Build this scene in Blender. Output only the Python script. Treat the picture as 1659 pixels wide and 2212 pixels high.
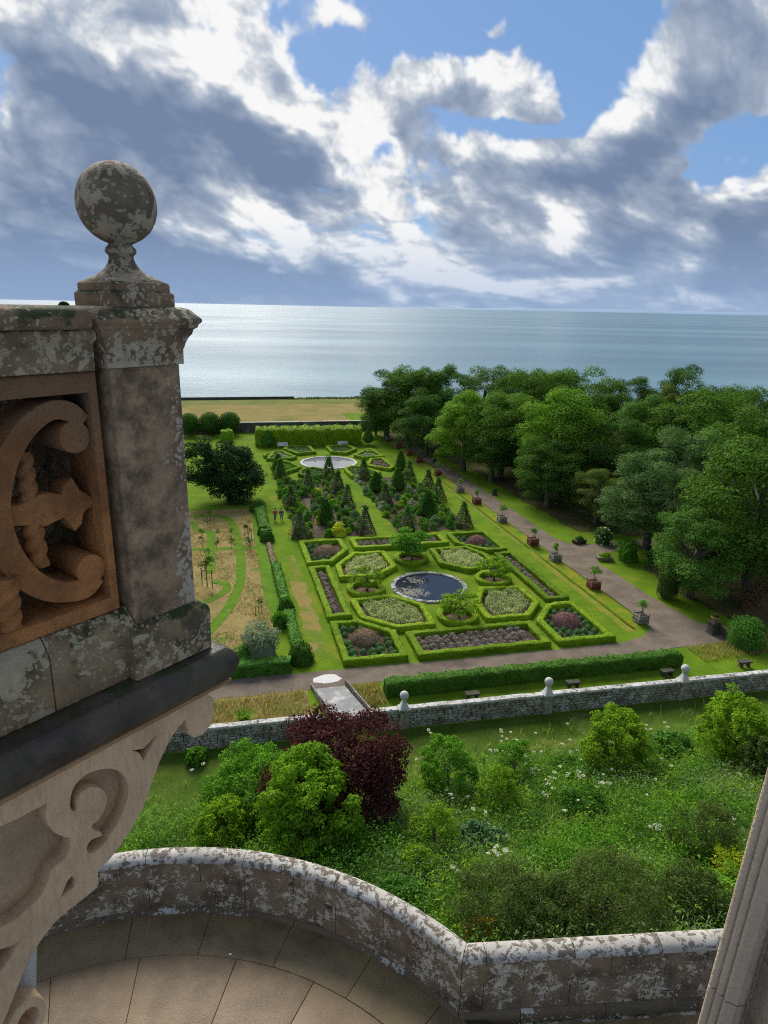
import bpy, math, random
import numpy as np
from mathutils import Matrix, Vector

scene = bpy.context.scene
for o in list(bpy.data.objects):
    bpy.data.objects.remove(o)
col = scene.collection
rng = np.random.default_rng(11)
random.seed(11)
R = math.radians

# ------------------------------------------------------------------ camera
EYE = 26.0                                    # metres above the garden lawn
FOC, PITCH, ROLL = 1440.0, R(17.1), R(1.2)    # focal length for a picture 2212 high
fwd = np.array([0, math.cos(PITCH), -math.sin(PITCH)])
r0 = np.array([1.0, 0, 0]); u0 = np.cross(r0, fwd)
cr = math.cos(ROLL) * r0 + math.sin(ROLL) * u0
cu = -math.sin(ROLL) * r0 + math.cos(ROLL) * u0
cam_d = bpy.data.cameras.new('camera')
cam_d.sensor_fit = 'VERTICAL'; cam_d.sensor_height = 24.0
cam_d.lens = 24.0 * FOC / 2212.0
cam_d.clip_start = 0.05; cam_d.clip_end = 90000.0
cam = bpy.data.objects.new('camera', cam_d); col.objects.link(cam)
M = Matrix.Identity(4)
for i in range(3):
    M[i][0], M[i][1], M[i][2] = cr[i], cu[i], -fwd[i]
M[2][3] = EYE
cam.matrix_world = M
scene.camera = cam

def ray(x, y):                                # direction through a point of the 1659 x 2212 survey picture
    d = fwd * FOC + cr * (x - 829.5) - cu * (y - 1106.0)
    return d / np.linalg.norm(d)
def at(x, y, z=0.0):                          # that line of sight met by the level z
    d = ray(x, y); t = (z - EYE) / d[2]
    return np.array([0, 0, EYE]) + t * d

# ------------------------------------------------------------------ render and exposure
scene.render.engine = 'CYCLES'
scene.view_settings.view_transform = 'Standard'
scene.view_settings.look = 'None'
scene.view_settings.gamma = 1.0
scene.view_settings.use_curve_mapping = False
scene.view_settings.exposure = 0.45
scene.cycles.use_denoising = False
scene.cycles.denoising_prefilter = 'NONE'
scene.cycles.filter_width = 1.1
scene.cycles.max_bounces = 6
scene.cycles.diffuse_bounces = 3
scene.cycles.glossy_bounces = 3
scene.cycles.transmission_bounces = 4
scene.cycles.transparent_max_bounces = 4

# ------------------------------------------------------------------ node helper
class NT:
    def __init__(self, tree):
        self.t = tree; self.n = tree.nodes; self.l = tree.links
    def put(self, sock, v):
        if isinstance(v, bpy.types.NodeSocket): self.l.new(v, sock)
        elif v is not None:
            if isinstance(v, (tuple, list)) and len(v) == 3 and sock.type == 'RGBA': v = (*v, 1)
            sock.default_value = v
    def node(self, t, props=None, **ins):
        nd = self.n.new(t)
        for k, v in (props or {}).items(): setattr(nd, k, v)
        for k, v in ins.items():
            self.put(nd.inputs[int(k[1:])] if k[0] == '_' and k[1:].isdigit() else nd.inputs[k.replace('_', ' ')], v)
        return nd
    def m(self, op, a, b=None, c=None, clamp=False):
        nd = self.n.new('ShaderNodeMath'); nd.operation = op; nd.use_clamp = clamp
        self.put(nd.inputs[0], a); self.put(nd.inputs[1], b); self.put(nd.inputs[2], c)
        return nd.outputs[0]
    def v(self, op, a, b=None, out=0):
        nd = self.n.new('ShaderNodeVectorMath'); nd.operation = op
        self.put(nd.inputs[0], a)
        if op == 'SCALE': self.put(nd.inputs['Scale'], b)
        else: self.put(nd.inputs[1], b)
        return nd.outputs['Value'] if op in ('DOT_PRODUCT', 'LENGTH') else nd.outputs[0]
    def step(self, x, a, b, lo=0.0, hi=1.0):
        nd = self.n.new('ShaderNodeMapRange'); nd.interpolation_type = 'SMOOTHSTEP'
        for i, q in enumerate((x, a, b, lo, hi)): self.put(nd.inputs[i], q)
        return nd.outputs[0]
    def mix(self, f, a, b, blend='MIX'):
        nd = self.n.new('ShaderNodeMix'); nd.data_type = 'RGBA'; nd.blend_type = blend
        self.put(nd.inputs[0], f); self.put(nd.inputs[6], a); self.put(nd.inputs[7], b)
        return nd.outputs[2]
    def noise(self, vec, scale, detail=4, rough=0.55, dist=0.0, dims='3D'):
        nd = self.n.new('ShaderNodeTexNoise'); nd.noise_dimensions = dims
        self.put(nd.inputs['Vector'], vec)
        self.put(nd.inputs['Scale'], scale); self.put(nd.inputs['Detail'], detail)
        self.put(nd.inputs['Roughness'], rough); self.put(nd.inputs['Distortion'], dist)
        return nd.outputs[0]
    def ramp(self, f, *stops):
        nd = self.n.new('ShaderNodeValToRGB'); e = nd.color_ramp.elements
        while len(e) < len(stops): e.new(0.5)
        for q, (p, c) in zip(e, stops): q.position = p; q.color = (*c, 1)
        self.put(nd.inputs[0], f)
        return nd.outputs[0]

# ------------------------------------------------------------------ sun and sky
SUN_AZ, SUN_EL = R(-18.0), R(40.0)            # azimuth from +Y towards +X
sun_dir = Vector((math.sin(SUN_AZ) * math.cos(SUN_EL), math.cos(SUN_AZ) * math.cos(SUN_EL), math.sin(SUN_EL)))
sd = bpy.data.lights.new('sun', 'SUN'); sd.energy = 4.3; sd.angle = R(32.0); sd.color = (1.0, 0.95, 0.86)
sun = bpy.data.objects.new('sun', sd); col.objects.link(sun)
sun.rotation_euler = sun_dir.to_track_quat('Z', 'Y').to_euler()

world = bpy.data.worlds.new('World'); scene.world = world; world.use_nodes = True
w = NT(world.node_tree); w.n.clear()
sky = w.node('ShaderNodeTexSky', dict(sky_type='NISHITA', sun_disc=False, sun_elevation=SUN_EL, sun_rotation=SUN_AZ,
                                      altitude=20.0, air_density=1.0, dust_density=0.4, ozone_density=1.6))
# broken cloud, computed once as cover and depth of cloud by azimuth and elevation
def cloud_map(az0, az1, el1, W, HH):
    """Cloud cover (alpha) and darkness of the cloud over a part of the sky, as azimuth x elevation arrays."""
    g = np.random.default_rng(4)
    L = g.random((64, 64, 64), dtype=np.float32)
    def vnoise(x, y, z):
        xi = np.floor(x).astype(np.int32); yi = np.floor(y).astype(np.int32); zi = np.floor(z).astype(np.int32)
        fx = x - xi; fy = y - yi; fz = z - zi
        fx = fx * fx * (3 - 2 * fx); fy = fy * fy * (3 - 2 * fy); fz = fz * fz * (3 - 2 * fz)
        x0 = xi & 63; x1 = (xi + 1) & 63; y0 = yi & 63; y1 = (yi + 1) & 63; z0 = zi & 63; z1 = (zi + 1) & 63
        a = L[x0, y0, z0]; a = a + (L[x1, y0, z0] - a) * fx
        b = L[x0, y1, z0]; b = b + (L[x1, y1, z0] - b) * fx
        a = a + (b - a) * fy
        c = L[x0, y0, z1]; c = c + (L[x1, y0, z1] - c) * fx
        d = L[x0, y1, z1]; d = d + (L[x1, y1, z1] - d) * fx
        c = c + (d - c) * fy
        return a + (c - a) * fz - 0.5
    def fbm(x, y, z, f, n, gain=0.5, ridged=False):
        t = np.zeros_like(x); amp = 1.0
        for k in range(n):
            v = vnoise(x * f + 7.3 * k, y * f + 3.1 * k, z * f + 11.7 * k)
            if ridged: v = np.abs(v) * 2 - 0.4
            t += v * amp
            amp *= gain; f *= 2.03
        return t
    az = az0 + (np.arange(W) + 0.5) / W * (az1 - az0)              # 0 = +Y, positive to +X
    el = (np.arange(HH) + 0.5) / HH * el1
    A, E = np.meshgrid(az.astype(np.float32), el.astype(np.float32))
    ce = np.cos(E)
    hz = np.log(E + 0.15) * 0.46                                    # clouds flatten towards the horizon
    rr = 0.6 + 0.4 * ce
    Ash = A + 0.42 * hz                                             # streets of cloud fall to the right
    X, Y, Z = np.sin(Ash) * rr, np.cos(Ash) * rr, hz
    wx = fbm(X, Y, Z, 4.0, 4); wy = fbm(X + 9, Y, Z, 4.0, 4)
    X2, Y2, Z2 = X + 0.08 * wx, Y + 0.08 * wx, Z + 0.07 * wy
    wobx = 0.075 * fbm(X, Y, Z, 7.0, 5, 0.6); woby = 0.055 * fbm(X + 5, Y, Z, 7.0, 5, 0.6)
    def blobs(lst):
        t = np.zeros_like(A); Aw = A + wobx; Ew = E + woby           # ragged outlines
        for (bx, by, rx, ry, rot, amp) in lst:
            d = ray(bx, by); a0 = math.atan2(d[0], d[1]); e0 = math.asin(d[2])
            dx = (Aw - a0) * math.cos(e0); dy = Ew - e0
            c, s = math.cos(R(rot)), math.sin(R(rot))
            u = (dx * c + dy * s) / R(rx); v = (-dx * s + dy * c) / R(ry)
            q = u * u + v * v; mk = q < 9
            t[mk] += amp * np.exp(-q[mk])
        return t
    cover = blobs(COVER); dark = blobs(DARK)
    d1 = fbm(X2, Y2, Z2, 5.0, 8, 0.60)
    bil = fbm(X2 + 3, Y2, Z2 * 1.2, 13.0, 6, 0.62, True)                  # billows
    fine = fbm(X2 * 1.0, Y2, Z2 * 0.9 + 4, 30.0, 5, 0.62)
    dens = 0.15 + 0.74 * d1 + 0.18 * bil + 0.20 * fine + 0.80 * cover
    dens = dens + np.clip(0.30 - E, 0, 1) * 0.9                     # closed towards the horizon
    alpha = np.clip(dens / 0.25, 0, 1); alpha = alpha * alpha * (3 - 2 * alpha)
    cd = np.clip(dens, 0, 0.6)                                      # depth of cloud towards the sun, above and to the left
    od = np.zeros_like(cd); py = HH / math.degrees(el1); px = W / math.degrees(az1 - az0)
    for k in range(1, 8):
        sy = max(1, int(round(0.34 * k * py))); sx = int(round(-0.12 * k * px))
        sh = np.roll(cd, (-sy, -sx), (0, 1)); sh[-sy:] = cd[-sy:]
        od += sh / 7.0
    d2 = fbm(X2 + 1.7, Y2 - 2.0, Z2, 8.0, 7, 0.62)
    tone = 1.15 * od + 0.62 * d2 - 0.52 * bil + 0.34 * fine + 1.15 * dark - 0.15
    tone = 1.25 * (1 - np.exp(-1.25 * np.maximum(tone, 0)))
    return alpha, np.clip(tone, 0, 1)
COVER = [
    (690, 480, 5.0, 2.4, -20, .34), (20, 290, 4.0, 7.0, 0, .40), (890, 370, 2.0, 3.0, 0, .20), (420, 590, 6.0, 1.2, 0, .25),
    (640, 120, 4.0, 2.2, -20, -.26), (760, 140, 4.0, 2.2, -20, -.30), (880, 40, 6.0, 3.0, 0, -.44), (1130, 30, 5.0, 2.4, 0, -.40),
    (1300, 120, 4.2, 6.0, -20, -.75), (1240, 235, 2.6, 2.0, 0, -.40), (1120, 262, 3.0, 1.2, 15, -.50), (1020, 275, 2.0, .8, 10, -.30),
    (1600, 355, 3.6, 1.9, 25, -.75), (1640, 330, 2.5, 2.0, 0, -.4), (400, 165, 2.2, 1.0, -15, -.30), (400, 40, 2.2, 1.0, -15, -.28), (850, 300, 1.4, 1.8, 20, -.28), (520, 120, 2.6, 1.0, -30, -.25),
    (1040, 110, 3.6, 1.3, -12, .40), (1120, 160, 2.6, 1.2, -45, .36), (1165, 210, 1.8, .7, -10, .42), (930, 200, 4.6, 1.5, 10, .40), (800, 225, 4.0, 1.6, 8, .34), (520, 110, 3.0, 2.0, -25, .32), (430, 60, 4.0, 1.8, -15, .30), (600, 190, 3.0, 1.2, -25, .30), (560, 20, 3.0, 1.0, -10, .30), (770, 60, 2.0, .8, -15, .22), (1000, 170, 2.0, 1.2, 0, .22), (770, 85, 1.8, .6, -15, .50), (800, 150, 1.6, .6, -10, .40), (590, 97, .9, .6, 0, .4), (1090, 10, 1.6, .5, 15, .45),
    (1520, 170, 8.5, 3.0, 38, .45), (1620, 60, 5.0, 3.5, 38, .40), (1400, 270, 5.0, 2.0, 25, .40), (1230, 300, 4.0, 1.6, 5, .40),
    (150, 60, 9.0, 3.0, -10, .25), (330, 110, 7.0, 2.0, -25, .20), (650, 225, 5.0, 1.4, -25, .35), (400, 330, 9.0, 4.0, -20, .30),
    (1200, 420, 12.0, 3.0, -5, .22), (700, 420, 10.0, 3.0, -20, .15),
]
DARK = [
    (520, 90, 3.5, 2.0, -30, -.35), (330, 60, 5.0, 1.8, -20, -.30), (120, 60, 5.0, 1.6, -10, -.15),
    (60, 160, 5.0, 1.7, -12, .55), (170, 185, 3.0, 1.3, -30, .35), (60, 290, 4.0, 2.0, 0, .25), (330, 290, 5.0, 3.0, -10, .42), (520, 320, 5.5, 2.8, -15, .62), (650, 320, 2.6, 1.8, -40, .45),
    (640, 395, 3.6, 1.8, -20, .40), (800, 395, 3.2, 1.3, -30, .35), (120, 430, 8.0, 3.5, 0, .32), (945, 310, 1.9, 1.5, -40, .40), (990, 435, 2.0, 1.3, -35, .55),
    (1250, 400, 5.6, 2.2, 0, .48), (1150, 440, 3.0, 2.0, -10, .22), (1420, 330, 3.4, 1.5, 30, .42), (1580, 210, 4.5, 1.6, 38, .22), (1600, 470, 3.5, 2.0, -20, .50), (1560, 545, 4.5, 2.2, -10, .52), (1400, 540, 2.6, 1.6, 0, .30),
    (330, 590, 9.0, 1.6, -3, .60), (650, 610, 8.0, 1.3, -5, .55), (100, 600, 9.0, 2.4, 0, .60), (520, 560, 3.0, 1.2, -20, .30), (1300, 565, 5.0, .8, -5, .25), (780, 520, 3.0, 1.0, -25, .18), (1050, 510, 3.0, 1.2, -20, .22), (300, 470, 5.0, 2.0, -10, .30), (1620, 620, 4.0, 1.0, 0, .4),
    (430, 525, 3.0, 1.2, -15, -.62), (520, 545, 1.6, .7, -20, -.5), (610, 475, 4.0, 1.6, -32, -.50), (760, 520, 3.0, 1.0, -30, -.35), (850, 590, 3.4, 1.2, -28, -.40), (920, 550, 4.0, 1.4, -28, -.34), (1060, 600, 4.5, .9, -12, -.40), (1230, 612, 6.0, 1.0, -2, -.46), (1450, 590, 3.0, 1.0, 10, -.38),
    (1490, 480, 3.6, 1.2, -35, -.45), (1530, 540, 1.5, 2.0, 10, -.35), (1260, 490, 1.6, 1.6, 0, -.35), (1370, 550, 2.4, .5, -12, -.5), (620, 240, 5.0, 1.2, -28, -.55), (470, 175, 4.0, 1.4, -25, -.45), (300, 100, 6.0, 1.6, -15, -.40), (820, 250, 3.0, 1.6, 0, -.35), (730, 320, 1.6, 1.2, -40, -.35), (860, 430, 3.0, 2.0, -30, -.25),
    (1060, 130, 3.5, 2.0, -20, -.35), (1000, 210, 3.5, 1.5, 0, -.2), (1450, 180, 5.0, 1.6, 40, -.28), (1100, 320, 4.0, 1.2, -10, -.25), (1620, 425, 2.6, .7, 15, -.5), (60, 235, 2.0, 1.2, 0, -.3),
]

def sky_image():
    W, HH = 4096, 2048
    px = np.zeros((HH, W, 4), dtype=np.float32); px[..., 3] = 1
    a, t = cloud_map(-math.pi / 2, 1.5 * math.pi, math.pi / 2, 1024, 256)
    up = lambda q: np.repeat(np.repeat(q, 4, 0), 4, 1)
    half = HH // 2
    px[half:, :, 0] = up(a); px[half:, :, 1] = up(t)
    fw, fh = 1092, 546                                             # the part over the sea in finer grain
    ang = fw / W * math.pi
    a, t = cloud_map(-ang, ang, fh / half * math.pi / 2, fw, fh)
    c0 = W // 4 - fw // 2
    fx = np.minimum(np.arange(fw), np.arange(fw)[::-1]) / 60.0
    fy = np.minimum(1e3, np.arange(fh)[::-1] / 60.0)
    m = np.clip(np.minimum(fx[None, :], fy[:, None]), 0, 1).astype(np.float32)
    blk = px[half:half + fh, c0:c0 + fw]
    blk[..., 0] += (a - blk[..., 0]) * m; blk[..., 1] += (t - blk[..., 1]) * m
    px[:half, :, 0] = 1.0; px[:half, :, 1] = 0.6
    im = bpy.data.images.new('cloud_cover', W, HH, alpha=False, float_buffer=True)
    im.colorspace_settings.name = 'Non-Color'
    im.pixels.foreach_set(px.ravel()); im.update(); im.pack()
    return im
tc = w.node('ShaderNodeTexCoord')
dirv = w.v('NORMALIZE', tc.outputs['Generated'])
dz = w.node('ShaderNodeSeparateXYZ', None, Vector=dirv).outputs[2]
env = w.node('ShaderNodeTexEnvironment', dict(image=sky_image(), interpolation='Cubic'), Vector=dirv)
esep = w.node('ShaderNodeSeparateColor', None, Color=env.outputs[0])
alpha, tone = esep.outputs[0], esep.outputs[1]
cloud = w.ramp(tone, (0.0, (.69, .69, .69)), (0.12, (.63, .64, .65)), (0.30, (.47, .50, .54)), (0.58, (.270, .320, .405)), (1.0, (.125, .175, .275)))
nish = w.v('SCALE', sky.outputs[0], 0.10)
blue = w.mix(0.75, nish, (.095, .205, .43))
final = w.mix(alpha, blue, cloud)
final = w.mix(w.step(dz, 0.0, 0.13, 0.60, 0.0), final, (.235, .34, .52))
bg = w.node('ShaderNodeBackground', None, Color=final, Strength=1.0)
out = w.node('ShaderNodeOutputWorld', None, Surface=bg.outputs[0])
world.cycles.sampling_method = 'MANUAL'; world.cycles.sample_map_resolution = 512

# ------------------------------------------------------------------ mesh helpers
class MB:
    """Collects shapes and links them as ONE mesh object."""
    def __init__(self): self.v = []; self.f = []; self.n = 0
    def add(self, verts, faces):
        verts = np.asarray(verts, dtype=np.float32).reshape(-1, 3)
        for k in (faces if isinstance(faces, list) else [faces]):
            k = np.asarray(k, dtype=np.int64)
            if k.size: self.f.append(k + self.n)
        self.v.append(verts); self.n += len(verts)
        return self
    def box(self, x0, x1, y0, y1, z0, z1, rot=0.0, c=(0, 0)):
        p = np.array([[x0, y0, z0], [x1, y0, z0], [x1, y1, z0], [x0, y1, z0], [x0, y0, z1], [x1, y0, z1], [x1, y1, z1], [x0, y1, z1]], dtype=float)
        if rot:
            cc, ss = math.cos(rot), math.sin(rot); q = p[:, :2] - c
            p[:, 0] = c[0] + q[:, 0] * cc - q[:, 1] * ss; p[:, 1] = c[1] + q[:, 0] * ss + q[:, 1] * cc
        return self.add(p, np.array([[0, 3, 2, 1], [4, 5, 6, 7], [0, 1, 5, 4], [1, 2, 6, 5], [2, 3, 7, 6], [3, 0, 4, 7]]))
    def rings(self, rings, cap=True):
        """loft between rings of equal length"""
        k = len(rings[0]); a = np.concatenate([np.asarray(r, dtype=float) for r in rings])
        i = np.arange(k); j = (i + 1) % k
        q = [np.stack([i + t * k, j + t * k, j + (t + 1) * k, i + (t + 1) * k], 1) for t in range(len(rings) - 1)]
        self.add(a, np.concatenate(q))
        if cap:
            self.fan(np.asarray(rings[0])[::-1]); self.fan(rings[-1])
        return self
    def fan(self, ring):
        ring = np.asarray(ring, dtype=float); c = ring.mean(0); k = len(ring); i = np.arange(k)
        return self.add(np.vstack([ring, c]), np.stack([i, (i + 1) % k, np.full(k, k)], 1))
    def lathe(self, prof, seg=32, c=(0, 0, 0), cap=True):
        t = np.arange(seg) / seg * 2 * math.pi
        return self.rings([np.stack([c[0] + r * np.cos(t), c[1] + r * np.sin(t), np.full(seg, c[2] + z)], 1) for r, z in prof], cap)
    def stack(self, x0, x1, y0, y1, prof):
        """mouldings round a rectangle: prof is a list of (projection, z) from bottom to top"""
        return self.rings([np.array([[x0 - p, y0 - p, z], [x1 + p, y0 - p, z], [x1 + p, y1 + p, z], [x0 - p, y1 + p, z]]) for p, z in prof])
    def tube(self, pts, rad, seg=8):
        pts = np.asarray(pts, dtype=float); rad = np.broadcast_to(rad, (len(pts),))
        tn = np.gradient(pts, axis=0); tn /= np.linalg.norm(tn, axis=1)[:, None] + 1e-9
        ref = np.array([0, 0, 1.0]) if abs(tn[0][2]) < .9 else np.array([1.0, 0, 0])
        rr = []
        t = np.arange(seg) / seg * 2 * math.pi
        for p, d, r in zip(pts, tn, rad):
            a = np.cross(d, ref); a /= np.linalg.norm(a) + 1e-9; b = np.cross(d, a)
            rr.append(p + r * (np.cos(t)[:, None] * a + np.sin(t)[:, None] * b))
        return self.rings(rr)
    def leaves(self, P, N, size, asp=0.6, bend=0.15, rnd=0.6, seed=None):
        """one four-cornered leaf at every point, facing about N"""
        P = np.asarray(P, dtype=np.float32); n = len(P)
        if n == 0: return self
        g = rng if seed is None else np.random.default_rng(seed)
        N = np.asarray(N, dtype=np.float32) + g.normal(0, rnd, (n, 3)).astype(np.float32)
        N /= np.linalg.norm(N, axis=1)[:, None] + 1e-6
        T = g.normal(0, 1, (n, 3)).astype(np.float32); T -= (T * N).sum(1)[:, None] * N
        T /= np.linalg.norm(T, axis=1)[:, None] + 1e-6
        B = np.cross(N, T); S = np.broadcast_to(np.asarray(size, dtype=np.float32), (n,))[:, None] * g.uniform(.7, 1.3, (n, 1)).astype(np.float32)
        a = P - T * S * .5; b = P + B * S * asp * .5 + N * S * bend; c = P + T * S * .5; d = P - B * S * asp * .5 + N * S * bend
        vv = np.stack([a, b, c, d], 1).reshape(-1, 3)
        return self.add(vv, np.arange(n * 4).reshape(-1, 4))
    def blades(self, P, H, W, lean, seed=0):
        """upright grass blades: a bent strip of two quads ending in a point"""
        P = np.asarray(P, dtype=np.float32); n = len(P); g = np.random.default_rng(seed)
        t = g.uniform(0, 2 * math.pi, n); d = np.stack([np.cos(t), np.sin(t), np.zeros(n)], 1); s = np.stack([-np.sin(t), np.cos(t), np.zeros(n)], 1)
        H = (np.broadcast_to(H, (n,)) * g.uniform(.6, 1.3, n))[:, None]; W = np.broadcast_to(W, (n,))[:, None]
        l = (np.broadcast_to(lean, (n,)) * g.uniform(.3, 1.5, n))[:, None]; z = np.array([[0, 0, 1.0]])
        m = P + z * H * .6 + d * H * l * .4; tip = P + z * H * .95 + d * H * l
        vv = np.stack([P - s * W * .5, P + s * W * .5, m + s * W * .42, m - s * W * .42, tip], 1).reshape(-1, 3)
        i = np.arange(n)[:, None] * 5
        return self.add(vv, [i + np.array([[0, 1, 2, 3]]), i + np.array([[3, 2, 4]])])
    def mesh(self, name, mats, smooth=False):
        me = bpy.data.meshes.new(name)
        v = np.concatenate(self.v) if self.v else np.zeros((0, 3), np.float32)
        me.vertices.add(len(v)); me.vertices.foreach_set('co', v.astype(np.float32).ravel())
        ln = [np.full(len(f), f.shape[1]) for f in self.f]
        loops = np.concatenate([f.ravel() for f in self.f]); ln = np.concatenate(ln)
        me.loops.add(len(loops)); me.loops.foreach_set('vertex_index', loops.astype(np.int32))
        me.polygons.add(len(ln)); st = np.concatenate([[0], np.cumsum(ln)[:-1]])
        me.polygons.foreach_set('loop_start', st.astype(np.int32)); me.polygons.foreach_set('loop_total', ln.astype(np.int32))
        if smooth: me.polygons.foreach_set('use_smooth', np.ones(len(ln), dtype=bool))
        me.update(calc_edges=True)
        me.materials.append(mats)
        return me
    def build(self, name, mat, parent=None, smooth=False, bevel=0.0, angle=35):
        return link(name, self.mesh(name, mat, smooth), parent, bevel, angle)

def link(name, me, parent=None, bevel=0.0, angle=35):
    o = bpy.data.objects.new(name, me); col.objects.link(o)
    if parent is not None: o.parent = parent
    if bevel:
        b = o.modifiers.new('bevel', 'BEVEL'); b.width = bevel; b.segments = 2; b.limit_method = 'ANGLE'; b.angle_limit = R(angle)
    return o
def tag(o, label=None, cat=None, group=None, kind=None):
    if label: o['label'] = label
    if cat: o['category'] = cat
    if group: o['group'] = group
    if kind: o['kind'] = kind
    return o
def empty(name, loc=(0, 0, 0), rz=0.0):
    o = bpy.data.objects.new(name, None); o.empty_display_size = 0.2; col.objects.link(o)
    o.location = loc; o.rotation_euler = (0, 0, rz)
    return o
def place(o, loc, rz=0.0, sc=1.0):
    o.location = loc; o.rotation_euler = (0, 0, rz)
    o.scale = (sc, sc, sc) if not hasattr(sc, '__len__') else sc
    return o
def copy_tree(o, parent=None):
    c = o.copy(); col.objects.link(c); c.parent = parent
    for ch in o.children: copy_tree(ch, c)
    return c
def fnoise(x, y, s=1.0, seed=0):
    """cheap smooth noise in about -1..1"""
    t = 0
    for k, (a, b, p) in enumerate(((1.0, .37, 0.3), (-.61, 1.13, 1.9), (1.7, -1.31, 4.2), (.53, 2.1, 2.7), (-2.6, .9, 5.5))):
        t = t + np.sin((x * a + y * b) * s + p + seed * 1.7 * (k + 1)) / (1 + .5 * k)
    return t / 2.6
def shape2d(rings, depth, name, mat, parent, y0=0.0, bevel=0.004):
    """flat outline with holes in the x,z plane, front face at y0 and depth going back; returns an object"""
    cu_ = bpy.data.curves.new(name, 'CURVE'); cu_.dimensions = '2D'; cu_.fill_mode = 'BOTH'
    cu_.extrude = depth / 2 - bevel; cu_.bevel_depth = bevel; cu_.bevel_resolution = 1; cu_.offset = -bevel
    for ring in rings:
        sp = cu_.splines.new('POLY'); sp.points.add(len(ring) - 1); sp.use_cyclic_u = True
        for p, (x, z) in zip(sp.points, ring): p.co = (x, z, 0, 1)
    tmp = bpy.data.objects.new('tmp', cu_); col.objects.link(tmp)
    dg = bpy.context.evaluated_depsgraph_get()
    me = bpy.data.meshes.new_from_object(tmp.evaluated_get(dg)); me.name = name
    bpy.data.objects.remove(tmp); bpy.data.curves.remove(cu_)
    me.transform(Matrix(((1, 0, 0, 0), (0, 0, -1, y0 + depth / 2), (0, 1, 0, 0), (0, 0, 0, 1))))
    me.materials.clear(); me.materials.append(mat)
    o = link(name, me, parent)
    return o
def smooth_ring(pts, n=4):
    """Catmull-Rom through a closed ring"""
    p = np.asarray(pts, dtype=float); out = []
    for i in range(len(p)):
        a, b, c, d = p[i - 1], p[i], p[(i + 1) % len(p)], p[(i + 2) % len(p)]
        for t in np.arange(n) / n:
            out.append(.5 * ((2 * b) + (c - a) * t + (2 * a - 5 * b + 4 * c - d) * t * t + (3 * b - a - 3 * c + d) * t ** 3))
    return np.array(out)

# ------------------------------------------------------------------ materials
def new_mat(name):
    m = bpy.data.materials.new(name); m.use_nodes = True
    t = NT(m.node_tree); t.n.clear()
    o = t.node('ShaderNodeOutputMaterial')
    return m, t, o
def bsdf(t, out, col_, rough=0.8, bump=None, bstr=0.3, bdist=0.02, spec=0.3, **kw):
    p = t.node('ShaderNodeBsdfPrincipled', None, Base_Color=col_, Roughness=rough)
    p.inputs['Specular IOR Level'].default_value = spec
    for k, v in kw.items(): t.put(p.inputs[k.replace('_', ' ')], v)
    if bump is not None:
        b = t.node('ShaderNodeBump', None, Height=bump, Strength=bstr, Distance=bdist)
        t.l.new(b.outputs[0], p.inputs['Normal'])
    t.l.new(p.outputs[0], out.inputs[0])
    return p
def coords(t, obj=True):
    return t.node('ShaderNodeTexCoord').outputs['Object'] if obj else t.node('ShaderNodeNewGeometry').outputs['Position']
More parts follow.
